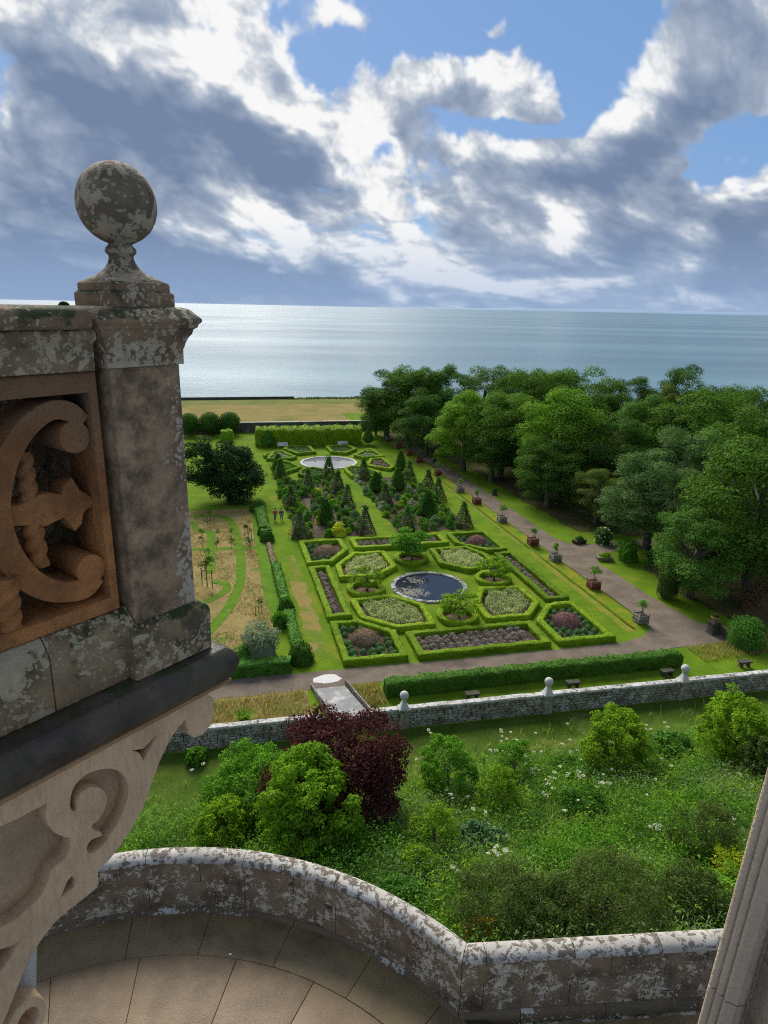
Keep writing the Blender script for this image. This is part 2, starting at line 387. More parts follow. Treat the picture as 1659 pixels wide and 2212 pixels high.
def stone(name, base, dark, lichen=0.0, pale=(.50, .49, .45), moss=0.0, scale=6.0, rough=0.88, grain=1.0, streak=0.0, wet=0.0, bd=.014, tool=None, stretch=0.0, tool_at=(-.2, .1, 2.6), lscale=1.0, world_pos=False, spread=0.1):
    m, t, o = new_mat(name); c = coords(t, not world_pos)
    n = t.noise(c, scale, 6, .6); nl = t.noise(c, scale * .35, 3, .5); nf = t.noise(c, scale * 22, 3, .6)
    cc = t.mix(t.step(n, .30, .70), dark, base)
    cc = t.mix(t.m('MULTIPLY', t.step(nl, .35, .65), .5), cc, tuple(min(1, q * 1.25) for q in base))
    cc = t.mix(t.m('MULTIPLY', t.m('ABSOLUTE', t.m('SUBTRACT', nf, .5)), 1.2 * grain), cc, tuple(q * .35 for q in dark))
    hgt = t.m('ADD', t.m('MULTIPLY', n, .6), t.m('MULTIPLY', nf, .35))
    if moss:
        g = t.node('ShaderNodeNewGeometry'); up = t.node('ShaderNodeSeparateXYZ', None, Vector=g.outputs['Normal']).outputs[2]
        mk = t.step(t.m('ADD', t.noise(c, scale * 1.3, 5, .65), t.m('MULTIPLY', up, .16)), .66 - moss * .22, .78 - moss * .18)
        cc = t.mix(mk, cc, (.030, .040, .012))
    if lichen:                                           # crusts: ragged fractal patches and small round specks
        area = t.noise(t.v('ADD', c, (4.1, 2.2, 7.7)), scale * .45 * lscale, 3, .5)
        frac = t.noise(t.v('ADD', c, (1.7, 8.2, 3.3)), scale * 1.6 * lscale, 9, .68, .4)
        v = t.node('ShaderNodeTexVoronoi', dict(feature='SMOOTH_F1'), Vector=t.v('ADD', c, t.v('SCALE', t.node('ShaderNodeTexNoise', None, Vector=c, Scale=scale * 4, Detail=3.0).outputs['Color'], .22 / scale)), Scale=scale * 5.5 * lscale, Smoothness=.25).outputs['Distance']
        s1 = t.m('ADD', frac, t.m('MULTIPLY', t.m('SUBTRACT', area, .5), .55))
        mk = t.step(s1, .585 - lichen * .28, .615 - lichen * .28 + spread * .2)
        sp = t.step(t.m('ADD', t.m('MULTIPLY', v, -.75), t.m('MULTIPLY', area, .9)), .26 - lichen * .30, .31 - lichen * .30)
        mk = t.m('MAXIMUM', mk, t.m('MULTIPLY', sp, .8))
        mk2 = t.m('MULTIPLY', mk, t.step(nf, .22, .50, .40, 1.0))
        cc = t.mix(mk2, cc, t.mix(t.noise(c, scale * 3.1, 3), pale, tuple(q * .55 for q in pale)))
        hgt = t.m('ADD', hgt, t.m('MULTIPLY', mk, .35))
    if stretch:                                          # strokes of the mason's chisel
        st_ = t.noise(t.node('ShaderNodeMapping', None, Vector=c, Rotation=(0, R(28), 0), Scale=(stretch * 3.2, 6, 6)).outputs[0], 2.6, 4, .6)
        hgt = t.m('ADD', hgt, t.m('MULTIPLY', st_, .9)); cc = t.mix(t.step(st_, .42, .70, 0, .30), cc, tuple(q * .55 for q in dark))
    ro = rough
    if wet: ro = t.step(nl, .40, .62, rough - wet, rough)
    if tool:
        w_ = t.node('ShaderNodeTexWave', dict(wave_type='RINGS', rings_direction='SPHERICAL'), Vector=t.v('ADD', c, tool_at), Scale=tool, Distortion=2.2, Detail=3.0, Detail_Scale=2.5).outputs['Fac']
        hgt = t.m('ADD', hgt, t.m('MULTIPLY', w_, .40)); cc = t.mix(t.m('MULTIPLY', w_, .16), cc, tuple(q * .55 for q in dark))
    bsdf(t, o, cc, ro, hgt, .75, bd * 6 / scale)
    return m
def leaf_mat(name, dark, mid, light, trans=0.35, rough=0.7, obj_var=0.12, spec=0.05):
    m, t, o = new_mat(name)
    dark, mid, light = (tuple(min(.8, q * k_) for q in c_) for c_, k_ in ((dark, 1.9), (mid, 2.0), (light, 1.8)))
    g = t.node('ShaderNodeNewGeometry'); oi = t.node('ShaderNodeObjectInfo')
    c = t.node('ShaderNodeTexCoord').outputs['Object']
    f = t.m('ADD', t.m('MULTIPLY', g.outputs['Random Per Island'], .75), t.m('MULTIPLY', t.m('SUBTRACT', oi.outputs['Random'], .5), obj_var * 2))
    f = t.m('ADD', f, t.m('MULTIPLY', t.m('SUBTRACT', t.noise(c, .9, 3), .5), .9))
    cc = t.ramp(f, (0.0, dark), (0.5, mid), (1.0, light))
    p = t.node('ShaderNodeBsdfPrincipled', None, Base_Color=cc, Roughness=rough)
    p.inputs['Specular IOR Level'].default_value = spec
    tr = t.node('ShaderNodeBsdfTranslucent', None, Color=t.mix(1.0, cc, (1.15, 1.25, .55), 'MULTIPLY'))
    ms = t.node('ShaderNodeMixShader', None, _0=trans, _1=p.outputs[0], _2=tr.outputs[0])
    t.l.new(ms.outputs[0], o.inputs[0])
    return m
def plain(name, colr, rough=0.7, var=0.25, scale=8.0, bstr=0.2, spec=0.3):
    m, t, o = new_mat(name); c = coords(t)
    n = t.noise(c, scale, 5, .6)
    cc = t.mix(n, tuple(q * (1 - var) for q in colr), tuple(min(1, q * (1 + var)) for q in colr))
    bsdf(t, o, cc, rough, n, bstr, .01, spec)
    return m
def two_tone(name, a, b, scale, rough=0.95, c=None, bstr=0.4, bdist=0.05, scale2=None, lo=.38, hi=.62, c_at=(.56, .70)):
    """ground cover: patches of two colours and fine grain, by position in the world"""
    m, t, o = new_mat(name); p = coords(t, False)
    n = t.noise(p, scale, 6, .62); n2 = t.noise(p, scale2 or scale * 9, 4, .65)
    cc = t.mix(t.step(n, lo, hi), a, b)
    if c: cc = t.mix(t.step(t.noise(t.v('ADD', p, (31, 17, 5)), scale * .6, 5, .6), *c_at), cc, c)
    cc = t.mix(t.m('MULTIPLY', t.step(n2, .35, .70), .55), cc, t.mix(1.0, cc, (.45, .5, .45), 'MULTIPLY'))
    bsdf(t, o, cc, rough, n2, bstr, bdist, .03)
    return m

# ------------------------------------------------------------------ the place: garden frame (v across, u away from the castle)
GA = R(14.3)
GU = np.array([-math.sin(GA), math.cos(GA)]); GV = np.array([math.cos(GA), math.sin(GA)])
def W3(v, u, z=0.0):
    p = v * GV + u * GU
    return np.array([p[0], p[1], z])
def W3s(v, u, z=0.0):                                   # arrays
    v, u = np.asarray(v, dtype=float), np.asarray(u, dtype=float)
    return np.stack([v * GV[0] + u * GU[0], v * GV[1] + u * GU[1], np.broadcast_to(z, v.shape)], -1)
def VU(x, y, z=0.0):                                    # survey picture point -> garden frame
    p = at(x, y, z)[:2]
    return float(p @ GV), float(p @ GU)
def shore(v):
    return 194.5 - np.clip(np.asarray(v, dtype=float) - 50, 0, 200) * .95
def bank(v, u):
    """height of the ground: level garden, a planted bank rising to the castle terrace"""
    v = np.asarray(v, dtype=float); u = np.asarray(u, dtype=float)
    t = np.clip((32.5 - u) / 24.0, 0, 1.2)
    z = 9.6 * (t ** 1.15) + .22 * fnoise(v, u, .55) * np.clip((34 - u) / 5, 0, 1)
    sea_drop = np.clip((u - shore(v)) / 6.0, 0, 1)
    return z - 5.0 * sea_drop

m_grass = two_tone('lawn_grass', (.088, .158, .010), (.120, .198, .012), .35, c=(.175, .190, .020), bdist=.03, scale2=7.0)
m_bank = two_tone('bank_turf', (.070, .105, .016), (.045, .085, .010), .5, c=(.125, .130, .030), bdist=.08, scale2=6.0)
m_field = two_tone('dry_field', (.255, .190, .070), (.190, .165, .050), .16, c=(.125, .150, .035), bdist=.1, scale2=2.5)
m_meadow = two_tone('dry_meadow', (.285, .205, .085), (.215, .172, .062), .7, c=(.120, .155, .035), bdist=.1, scale2=4.5)
m_gravel = two_tone('gravel', (.140, .110, .084), (.185, .148, .115), .5, c=(.105, .084, .064), bdist=.02, scale2=14.0)
m_soil = two_tone('soil', (.060, .042, .030), (.095, .070, .050), 1.5, bdist=.05, scale2=12.0)
m_wood_floor = two_tone('wood_floor', (.085, .065, .032), (.060, .075, .022), .5, c=(.16, .125, .055), bdist=.06, scale2=6.0)

# sea, out to the horizon
def sea_material():
    m, t, o = new_mat('sea_water'); p = coords(t, False)
    mp = t.node('ShaderNodeMapping', None, Vector=p, Rotation=(0, 0, R(-12)), Scale=(1, 2.4, 1)).outputs[0]
    n = t.noise(mp, .055, 8, .62); n2 = t.noise(mp, .004, 5, .55)
    band = t.noise(t.node('ShaderNodeMapping', None, Vector=p, Rotation=(0, 0, R(-8)), Scale=(.12, 1, 1)).outputs[0], .0045, 5, .6)
    cc = t.mix(t.step(band, .35, .68), (.060, .125, .165), (.105, .205, .240))
    ro = t.step(n2, .3, .7, .26, .35)
    pb = bsdf(t, o, cc, ro, n, .28, 1.2, .30)
    pb.inputs['IOR'].default_value = 1.33
    return m
q = []
b = MB()
ys = np.array([150., 260, 500, 1000, 2500, 6000, 15000, 40000]); xs = np.linspace(-1, 1, 9)
gx = np.array([[x * (y * 1.6 + 400) for x in xs] for y in ys]); gy = np.repeat(ys[:, None], 9, 1)
vv = np.stack([gx, gy, np.full_like(gx, -4.0)], -1).reshape(-1, 3)
i = np.array([[r * 9 + c_, r * 9 + c_ + 1, (r + 1) * 9 + c_ + 1, (r + 1) * 9 + c_] for r in range(7) for c_ in range(8)])
tag(b.add(vv, i).build('sea', sea_material()), kind='structure')
# far coast, low on the horizon
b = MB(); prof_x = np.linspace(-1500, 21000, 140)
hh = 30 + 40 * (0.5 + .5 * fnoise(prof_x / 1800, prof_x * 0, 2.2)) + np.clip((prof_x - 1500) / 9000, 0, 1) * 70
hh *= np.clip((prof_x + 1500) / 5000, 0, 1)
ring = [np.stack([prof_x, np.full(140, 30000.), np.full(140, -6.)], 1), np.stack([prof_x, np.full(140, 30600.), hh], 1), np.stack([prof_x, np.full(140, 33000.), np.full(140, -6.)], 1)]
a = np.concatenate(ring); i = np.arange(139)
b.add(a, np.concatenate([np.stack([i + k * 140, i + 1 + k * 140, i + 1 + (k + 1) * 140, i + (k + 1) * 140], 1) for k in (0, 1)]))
tag(b.build('hills', plain('hazy_land', (.20, .29, .40), .95, .05)), kind='structure')  # haze of the distance mixed into the land's colour

# ground: one sheet from the castle to the shore
vs = np.concatenate([np.arange(-70, -14, 4.), np.arange(-14, 46, .5), np.arange(46, 230, 6.)])
us = np.concatenate([np.arange(2, 40, .5), np.arange(40, 190, 3.), np.arange(190, 206, 1.)])
VV, UU = np.meshgrid(vs, us)
b = MB(); P = W3s(VV.ravel(), UU.ravel(), 0); P[:, 2] = bank(VV.ravel(), UU.ravel())
nv = len(vs); rr, cc_ = np.meshgrid(np.arange(len(us) - 1), np.arange(nv - 1), indexing='ij')
i0 = (rr * nv + cc_).ravel()
b.add(P, np.stack([i0, i0 + 1, i0 + nv + 1, i0 + nv], 1))
tag(b.build('ground', m_grass, smooth=True), kind='structure')
def densify(pts, step, wob=0.0, seed=0, closed=True):
    pts = np.asarray(pts, dtype=float); out = []
    for k in range(len(pts) if closed else len(pts) - 1):
        a, c = pts[k], pts[(k + 1) % len(pts)]; n = max(1, int(np.linalg.norm(c - a) / step))
        for t in range(n): out.append(a + (c - a) * t / n)
    out = np.array(out)
    if wob:
        out = out + wob * np.stack([fnoise(out[:, 0], out[:, 1], 1.7, seed), fnoise(out[:, 1], out[:, 0], 1.9, seed + 3)], 1)
    return out
def sheet(name, poly, mat, z=0.004, wob=0.12, step=.5, follow=False, seed=0, kind='structure'):
    """flat piece of ground cover given by its outline in the garden frame"""
    p = densify(poly, step, wob, seed)
    import mathutils.geometry as mg
    tri = mg.tessellate_polygon([[Vector((x, y, 0)) for x, y in p]])
    b = MB(); zz = z + (bank(p[:, 0], p[:, 1]) if follow else 0)
    w_ = W3s(p[:, 0], p[:, 1], 0); w_[:, 2] = zz
    tri = np.array(tri)
    a0 = w_[tri[:, 1]] - w_[tri[:, 0]]; a1 = w_[tri[:, 2]] - w_[tri[:, 0]]
    fl = (a0[:, 0] * a1[:, 1] - a0[:, 1] * a1[:, 0]) < 0
    tri[fl] = tri[fl][:, ::-1]
    o = b.add(w_, tri).build(name, mat)
    return tag(o, kind=kind) if kind else o

# ------------------------------------------------------------------ terrace below the window
TC = np.array([-2.21, 2.19])                            # centre of the round terrace
m_terr = stone('terrace_wall_stone', (.210, .150, .092), (.062, .047, .030), lichen=.20, pale=(.56, .50, .39), moss=.30, scale=3.8, lscale=2.3, spread=.12)
m_cope = stone('terrace_coping_stone', (.50, .49, .465), (.30, .29, .275), lichen=.0, moss=.10, scale=5.0)
def coping_mat():
    m, t, o = new_mat('coping_lichen'); c = coords(t, False)
    n = t.noise(c, 13, 10, .72, .4); n2 = t.noise(c, 2.2, 4, .6); nf = t.noise(c, 90, 3, .6)
    cc = t.mix(t.step(n2, .3, .7), (.32, .30, .26), (.47, .445, .395))
    cc = t.mix(t.step(t.m('ADD', n, t.m('MULTIPLY', n2, .25)), .625, .66), cc, (.115, .094, .070))
    cc = t.mix(t.m('MULTIPLY', t.m('ABSOLUTE', t.m('SUBTRACT', nf, .5)), 1.2), cc, (.15, .14, .12))
    bsdf(t, o, cc, .85, t.m('ADD', n, t.m('MULTIPLY', nf, .3)), .4, .01)
    return m
m_cope = coping_mat()
m_flag = stone('flagstone', (.220, .152, .088), (.128, .088, .052), scale=2.4, rough=.70, wet=.2, grain=1.0, moss=.0)
m_flag2 = stone('flagstone_damp', (.215, .152, .074), (.118, .084, .042), scale=2.4, rough=.66, wet=.2, grain=1.0)
ZF = 18.5
tf = tag(link('terrace_floor', MB().rings([np.array([[TC[0] + r * math.cos(t), TC[1] + r * math.sin(t), z] for t in np.linspace(0, 2 * math.pi, 64, endpoint=False)]) for r, z in ((4.72, ZF - .5), (4.72, ZF - .012))]).mesh('terrace_floor', stone('joint_dirt', (.035, .032, .018), (.018, .017, .010), scale=6.0))), kind='structure')
def sector(r0, r1, a0, a1, z0, z1, n=6):
    t = np.radians(np.linspace(a0, a1, n))
    o_ = [(TC[0] + r1 * math.cos(x), TC[1] + r1 * math.sin(x)) for x in t]; i_ = [(TC[0] + r0 * math.cos(x), TC[1] + r0 * math.sin(x)) for x in t[::-1]]
    ring = np.array(i_ + o_)[::-1]
    ring = ring if np.cross(ring[1] - ring[0], ring[2] - ring[1]) >= 0 or True else ring
    k = len(ring); cap = np.array([[j, j + 1, k - 2 - j, k - 1 - j] for j in range(n - 1)])
    b = MB(); b.add(np.vstack([np.c_[ring, np.full(k, z0)], np.c_[ring, np.full(k, z1)]]),
                    [np.array([[j, (j + 1) % k, (j + 1) % k + k, j + k] for j in range(k)])[:, ::-1], (cap + k)[:, ::-1]])
    return b
def flags(r0, r1, a0, a1, step, mat, jit, dz):
    a = a0
    k = 0
    while a < a1:
        w_ = step * (1 + jit * math.sin(k * 2.3 + r0)); g = math.degrees(.0035 / r1)
        sector(r0 + .003, r1 - .003, a + g, min(a + w_, a1) - g, ZF - .06, ZF + dz * math.sin(k * 5.1 + r0 * 3)).build('flagstone', mat, tf, bevel=.004)
        a += w_; k += 1
flags(3.9, 4.53, 8, 172, 13.5, m_flag2, .08, .003)
flags(2.70, 3.9, 5, 175, 15.5, m_flag, .10, .003)
flags(1.55, 2.70, 5, 175, 21, m_flag, .10, .003)
flags(.40, 1.55, 5, 175, 36, m_flag, .05, .003)
# parapet: arc, then a re-entrant corner and a straight length
ac = math.atan2(5.61 - TC[1], 1.07 - TC[0])
arc = [TC + 4.6 * np.array([math.cos(t), math.sin(t)]) for t in np.linspace(R(176), ac, 110)]
corner = arc[-1]
line = [corner + (np.array([5.2, 5.87]) - corner) * t for t in np.linspace(0, 1, 40)][1:]
path = np.array(arc + line); NA = len(arc) - 1
tn = np.gradient(path, axis=0); tn /= np.linalg.norm(tn, axis=1)[:, None]
nrm = np.stack([tn[:, 1], -tn[:, 0]], 1)                 # towards the camera side
nrm[NA] = (nrm[NA - 1] + nrm[NA + 1]); nrm[NA] /= np.linalg.norm(nrm[NA]); mit = np.ones(len(path)); mit[NA] = 1 / max(.5, float(nrm[NA] @ nrm[NA - 3]))
def piece(i0, i1, prof, gap=.004):
    """length of wall between two stations with the closed cross-section prof [(towards camera, z)]"""
    rr = []
    for i in range(i0, i1 + 1):
        p = path[i].copy()
        if i == i0: p = p + tn[min(i + 1, len(path) - 1)] * gap
        if i == i1: p = p - tn[max(i - 1, 0)] * gap
        rr.append(np.array([[*(p + nrm[i] * d * mit[i]), z] for d, z in prof]))
    return MB().rings(rr)
tp = tag(empty('terrace_parapet', (0, 0, 0)), 'lichen-covered curved stone parapet with pale rounded coping below the window', 'parapet')
def run(prof, name, mat, stations, bevel=.006):
    for s0, s1 in zip(stations[:-1], stations[1:]): piece(s0, s1, prof).build(name, mat, tp, bevel=bevel, smooth=False)
A1 = list(range(0, NA, 13)) + [NA]; A1[-2:] = [NA - 6, NA] if NA - A1[-2] > 6 else [NA]
S1 = [NA, NA + 2, NA + 11, NA + 20, NA + 29, len(path) - 1]
A2 = [0, 7] + list(range(20, NA, 13)) + [NA]; S2 = [NA, NA + 6, NA + 15, NA + 25, NA + 33, len(path) - 1]
half_round = [(.118 * math.cos(t) + .0, 19.30 + .075 * math.sin(t)) for t in np.linspace(-.35, math.pi + .35, 12)]
run(half_round[::-1], 'coping_stone', m_cope, A1 + S1[1:])
run([(-.09, 19.28), (-.09, 18.97), (.092, 18.97), (.092, 19.28)], 'wall_block', m_terr, A2 + S2[1:])
run([(-.09, 18.968), (-.09, 18.56), (.086, 18.56), (.086, 18.968)], 'wall_block', m_terr, A1 + S1[1:])
run([(-.10, 18.558), (-.10, 18.40), (.125, 18.40), (.125, 18.52), (.115, 18.535), (.095, 18.545), (.088, 18.558)], 'plinth_stone', stone('plinth_stone', (.120, .090, .052), (.055, .042, .025), lichen=.05, scale=3.0, rough=.7), A2 + S2[1:])
# retaining wall under the parapet down to the bank
tag(link('retaining_wall', MB().rings([np.array([[*(path[i] + nrm[i] * d), z] for i in range(len(path))][::1] + [[*(path[i] + nrm[i] * (d + .25)), z] for i in range(len(path) - 1, -1, -1)]) for d, z in ((-.14, 6.0), (-.10, 18.39))]).mesh('retaining_wall', m_terr)), 'rough stone retaining wall below the curved terrace parapet', 'wall')
# the straight terrace part's floor
b = MB(); b.add(np.array([[corner[0] - .9, 3.0, ZF - .12], [6.2, 3.0, ZF - .12], [6.2, 5.95, ZF - .12], [corner[0], corner[1], ZF - .12]]), np.array([[0, 1, 2, 3]]))
tag(b.build('terrace_channel', m_flag2), kind='structure')
# scraps lying on the terrace
lf = plain('dead_leaf', (.22, .10, .03), .8)
def litter(name, x, y, z, size, mat, label, cat, seed, n=7):
    g = np.random.default_rng(seed); p = at(x, y, z); t = np.sort(g.uniform(0, 2 * math.pi, n)); r = g.uniform(.5, 1, n) * size
    top = np.stack([p[0] + r * np.cos(t), p[1] + r * np.sin(t) * .8, p[2] + .006 + g.uniform(0, size * .3, n)], 1)
    bot = top.copy(); bot[:, 2] = p[2] + .002
    tag(MB().rings([bot, top]).build(name, mat), label, cat)
wh = plain('white_paper', (.75, .76, .76), .7, .08)
litter('paper_scrap', 795, 2048, ZF + .01, .035, wh, 'white scrap of paper lying in the gutter, left one of two', 'paper scrap', 1)
litter('paper_scrap', 838, 2068, ZF + .01, .035, wh, 'pale scrap of paper lying in the gutter, right one of two', 'paper scrap', 2)
litter('dead_leaf', 1333, 2180, ZF - .1, .05, lf, 'brown dead leaf lying below the straight parapet', 'leaf', 3)
litter('pebble', 498, 2062, ZF + .003, .018, wh, 'tiny white pebble on the flagstone joint', 'pebble', 4)

# ------------------------------------------------------------------ balcony at the left
BA = R(36.7); BD = np.array([math.sin(BA), math.cos(BA), 0]); BN = np.array([math.cos(BA), -math.sin(BA), 0])
OFF = 1.8
bal = tag(empty('balcony', tuple(-OFF * BN[:2]) + (EYE,), math.pi / 2 - BA), 'weathered carved stone balcony with ball finial, pierced panel and scroll bracket', 'balcony')
def sz(x, y, y0=0.0):
    """survey point -> balcony frame (along, up) on the upright plane y0 behind its front"""
    d = ray(x, y); t = -(OFF + y0) / (d @ BN); p = d * t
    return np.array([p @ BD, p[2]])
C2 = lambda x, y, y0=0.0: sz(x * .33335, (1450 + x * 0 + y * .60277) * .553, y0)
C3 = lambda x, y, y0=0.0: sz(x * .4001, (2400 + y * .72358) * .553, y0)
def pier_mat():
    """brown stone, white crusts of lichen gathered on the weather side low down"""
    m, t, o = new_mat('pier_stone'); c = coords(t); x, y, z = t.node('ShaderNodeSeparateXYZ', None, Vector=c).outputs
    n = t.noise(c, 11, 8, .68); nf = t.noise(c, 130, 3, .6); nl = t.noise(c, 2.5, 3, .5)
    cc = t.mix(t.step(n, .34, .66), (.085, .056, .031), (.370, .248, .138))
    cc = t.mix(t.m('MULTIPLY', t.step(nl, .4, .65), .5), cc, (.20, .125, .075))
    cc = t.mix(t.m('MULTIPLY', t.m('ABSOLUTE', t.m('SUBTRACT', nf, .5)), 2.4), cc, (.03, .025, .02))
    side = t.m('ADD', t.step(x, 1.12, 1.34, -.24, .17), t.step(z, -1.0, -.55, .10, -.06))
    v = t.node('ShaderNodeTexVoronoi', dict(feature='SMOOTH_F1'), Vector=t.v('ADD', c, t.v('SCALE', t.node('ShaderNodeTexNoise', None, Vector=c, Scale=22.0, Detail=3.0).outputs['Color'], .035)), Scale=62.0, Smoothness=.3).outputs['Distance']
    big = t.noise(t.v('ADD', c, (3.3, 1.1, 6.1)), 9, 4, .6)
    mk = t.step(t.m('ADD', t.m('ADD', t.m('MULTIPLY', v, -.45), big), side), .41, .47)
    mk = t.m('MULTIPLY', mk, t.step(nf, .22, .46, .35, 1.0))
    cc = t.mix(mk, cc, t.mix(t.noise(c, 30, 2), (.40, .345, .26), (.24, .205, .15)))
    bsdf(t, o, cc, .9, t.m('ADD', t.m('ADD', t.m('MULTIPLY', n, .5), t.m('MULTIPLY', nf, .4)), t.m('MULTIPLY', mk, .5)), .5, .006)
    return m
m_pier = pier_mat()
m_cap = stone('cap_stone', (.230, .146, .080), (.058, .042, .026), lichen=.16, pale=(.44, .365, .245), moss=.55, scale=9.0)
m_ball = stone('ball_stone', (.165, .122, .078), (.054, .043, .029), lichen=.22, pale=(.40, .325, .22), moss=.15, scale=9.0, lscale=.9)
m_base = stone('base_stone', (.245, .170, .092), (.064, .047, .027), lichen=.22, pale=(.42, .345, .22), moss=.55, scale=10.0)
def orange_mat():
    """sandstone, orange where it is sheltered low down, grey and mossy near the coping"""
    m, t, o = new_mat('orange_stone'); c = coords(t); z = t.node('ShaderNodeSeparateXYZ', None, Vector=c).outputs[2]
    n = t.noise(c, 6, 7, .62); nf = t.noise(c, 120, 4, .65); nm = t.noise(c, 26, 6, .65)
    cc = t.mix(t.step(n, .32, .68), (.210, .088, .034), (.460, .195, .060))
    old = t.step(t.m('ADD', z, t.m('MULTIPLY', t.m('SUBTRACT', n, .5), 1.1)), -.62, -.22)
    cc = t.mix(t.m('MULTIPLY', old, .8), cc, t.mix(nm, (.105, .070, .042), (.250, .155, .088)))
    cc = t.mix(t.step(nm, .60, .74, 0, .7), cc, (.055, .040, .026))
    cc = t.mix(t.m('MULTIPLY', t.m('ABSOLUTE', t.m('SUBTRACT', nf, .5)), 2.2), cc, (.045, .030, .018))
    bsdf(t, o, cc, .92, t.m('ADD', t.m('MULTIPLY', nm, .6), t.m('MULTIPLY', nf, .4)), 1.0, .02, .2)
    return m
m_orange = orange_mat()
m_orange_lo = m_orange
m_ledge = stone('wet_ledge_stone', (.090, .070, .048), (.026, .021, .015), moss=.25, scale=9.0, rough=.55, wet=.25, grain=2.2)
m_tan = stone('dressed_stone', (.560, .375, .215), (.410, .272, .154), bd=.006, scale=5.0, grain=1.2, stretch=9.0)
m_tan_shade = stone('shaded_stone', (.450, .302, .175), (.250, .168, .098), scale=3.0, grain=1.0)  # darker dressed stone, shade of the bracket's hollows put into its colour
# finial
fin = MB().stack(1.121, 1.331, .010, .220, [(0, -.02), (0, .026), (-.008, .030)]).build('finial', m_cap, bal, bevel=.006)
MB().stack(1.130, 1.322, .019, .211, [(0, .030), (0, .052), (-.006, .056)]).build('finial_step', m_cap, fin, bevel=.004)
fc = (1.226, .115)
prof = [(.090, .050), (.086, .060), (.071, .070), (.056, .081), (.045, .095), (.038, .110), (.035, .124), (.036, .131), (.043, .137), (.045, .144), (.043, .151), (.037, .156), (.033, .164), (.030, .175)]
rr = []
for k, (r, z) in enumerate(prof):                        # square at the foot, round at the neck
    t = np.linspace(0, 2 * math.pi, 32, endpoint=False) + math.pi / 4; f = max(0, 1 - k / 6)
    sq = 1 / np.maximum(abs(np.cos(t)), abs(np.sin(t)))
    q_ = r * (1 + (sq - 1) * f)
    rr.append(np.stack([fc[0] + q_ * np.cos(t), fc[1] + q_ * np.sin(t), np.full(32, z)], 1))
MB().rings(rr).build('finial_neck', m_ball, fin, smooth=True)
t = np.linspace(0, math.pi, 26)
bo = MB().lathe([(max(.001, .1135 * math.sin(x)), -.1135 * math.cos(x)) for x in t], 40, (fc[0], fc[1], .272))
P = bo.v[0] - np.array([fc[0], fc[1], .272]); bo.v[0] = (bo.v[0] + P * (.012 * fnoise(P[:, 0] * 9 + P[:, 2] * 5, P[:, 1] * 9, 3.0)[:, None])).astype(np.float32)
bo.build('ball', m_ball, fin, smooth=True)
# pier
pier = MB().stack(1.083, 1.323, 0, .24, [(0, -1.0), (0, -.186)]).build('pier', m_pier, bal, bevel=.006)
MB().stack(1.083, 1.323, 0, .24, [(.010, -.184), (.011, -.138), (.014, -.132), (.016, -.122), (.024, -.103), (.032, -.092), (.036, -.078), (.044, -.074), (.047, -.064), (.055, -.056), (.055, -.048), (.030, -.020), (.01, -.014)]).build('pier_cap', m_cap, pier, bevel=.002)
MB().stack(1.083, 1.323, 0, .24, [(.033, -1.176), (.035, -1.03), (.030, -1.012), (.010, -.996)]).build('pier_base', m_base, pier, bevel=.008)
# coping, frieze, panel, base course
X0 = -.9
cop = [(-.035, -.075), (-.045, -.06), (-.045, -.04), (-.03, -.022), (0, -.014), (.2, -.014), (.245, -.03), (.245, -.075)]
def along(x0, x1, prof):
    return MB().rings([np.array([[x, y, z] for y, z in prof]) for x in (x0, x1)])
for x0, x1 in ((X0, .30), (.305, 1.02)): along(x0, x1, cop).build('coping_stone', m_cap, bal, bevel=.006)
along(X0, 1.045, [(.01, -.19), (.01, -.12), (-.012, -.10), (-.012, -.0752), (.2, -.0752), (.2, -.19)]).build('frieze', m_base, bal, bevel=.005)
ys0 = .05
R_ = lambda p: [tuple(x) for x in p]
out_ring = [(X0, -.192), (1.058, -.192), (1.058, -.938), (X0, -.938)]
hole = [(1.030, -.252), (1.030, -.892), (X0 + .05, -.892), (X0 + .05, -.252)]
pan = shape2d([out_ring, hole], .16, 'panel_frame', m_orange, bal, ys0 - .02, .006)
jx = .802
for x0, x1 in ((X0, .1), (.104, jx - .002), (jx + .002, 1.078)):
    along(x0, x1, [(.0, -1.176), (-.005, -.99), (.02, -.955), (.035, -.94), (.2, -.94), (.2, -1.176)]).build('base_block', m_base, bal, bevel=.007)
# the scroll letter in the panel
cl = [(545, 335, 62), (450, 262, 70), (330, 258, 68), (200, 345, 72), (100, 480, 75), (30, 640, 80), (-10, 850, 85), (10, 1050, 90), (80, 1220, 92), (190, 1350, 90), (320, 1420, 84), (450, 1432, 80), (560, 1405, 84), (645, 1330, 62)]
cp = np.array([[*C2(x, y, ys0), hw * .88] for x, y, hw in cl]); pxw = np.linalg.norm(C2(400, 800, ys0) - C2(300, 800, ys0)) / 100
def spline(p, n=6):
    p = np.vstack([2 * p[0] - p[1], p, 2 * p[-1] - p[-2]]); o_ = []
    for i in range(1, len(p) - 2):
        for t in np.arange(n) / n:
            o_.append(.5 * (2 * p[i] + (p[i + 1] - p[i - 1]) * t + (2 * p[i - 1] - 5 * p[i] + 4 * p[i + 1] - p[i + 2]) * t * t + (3 * p[i] - p[i - 1] - 3 * p[i + 1] + p[i + 2]) * t ** 3))
    return np.array(o_ + [p[-2]])
cs = spline(cp); d = np.gradient(cs[:, :2], axis=0); d /= np.linalg.norm(d, axis=1)[:, None]; nn = np.stack([-d[:, 1], d[:, 0]], 1); hw = (cs[:, 2] * pxw)[:, None]
ring = np.vstack([cs[:, :2] + nn * hw, (cs[:, :2] - nn * hw)[::-1]])
sc = shape2d([R_(ring)], .13, 'scroll', m_orange, bal, ys0, .0015)
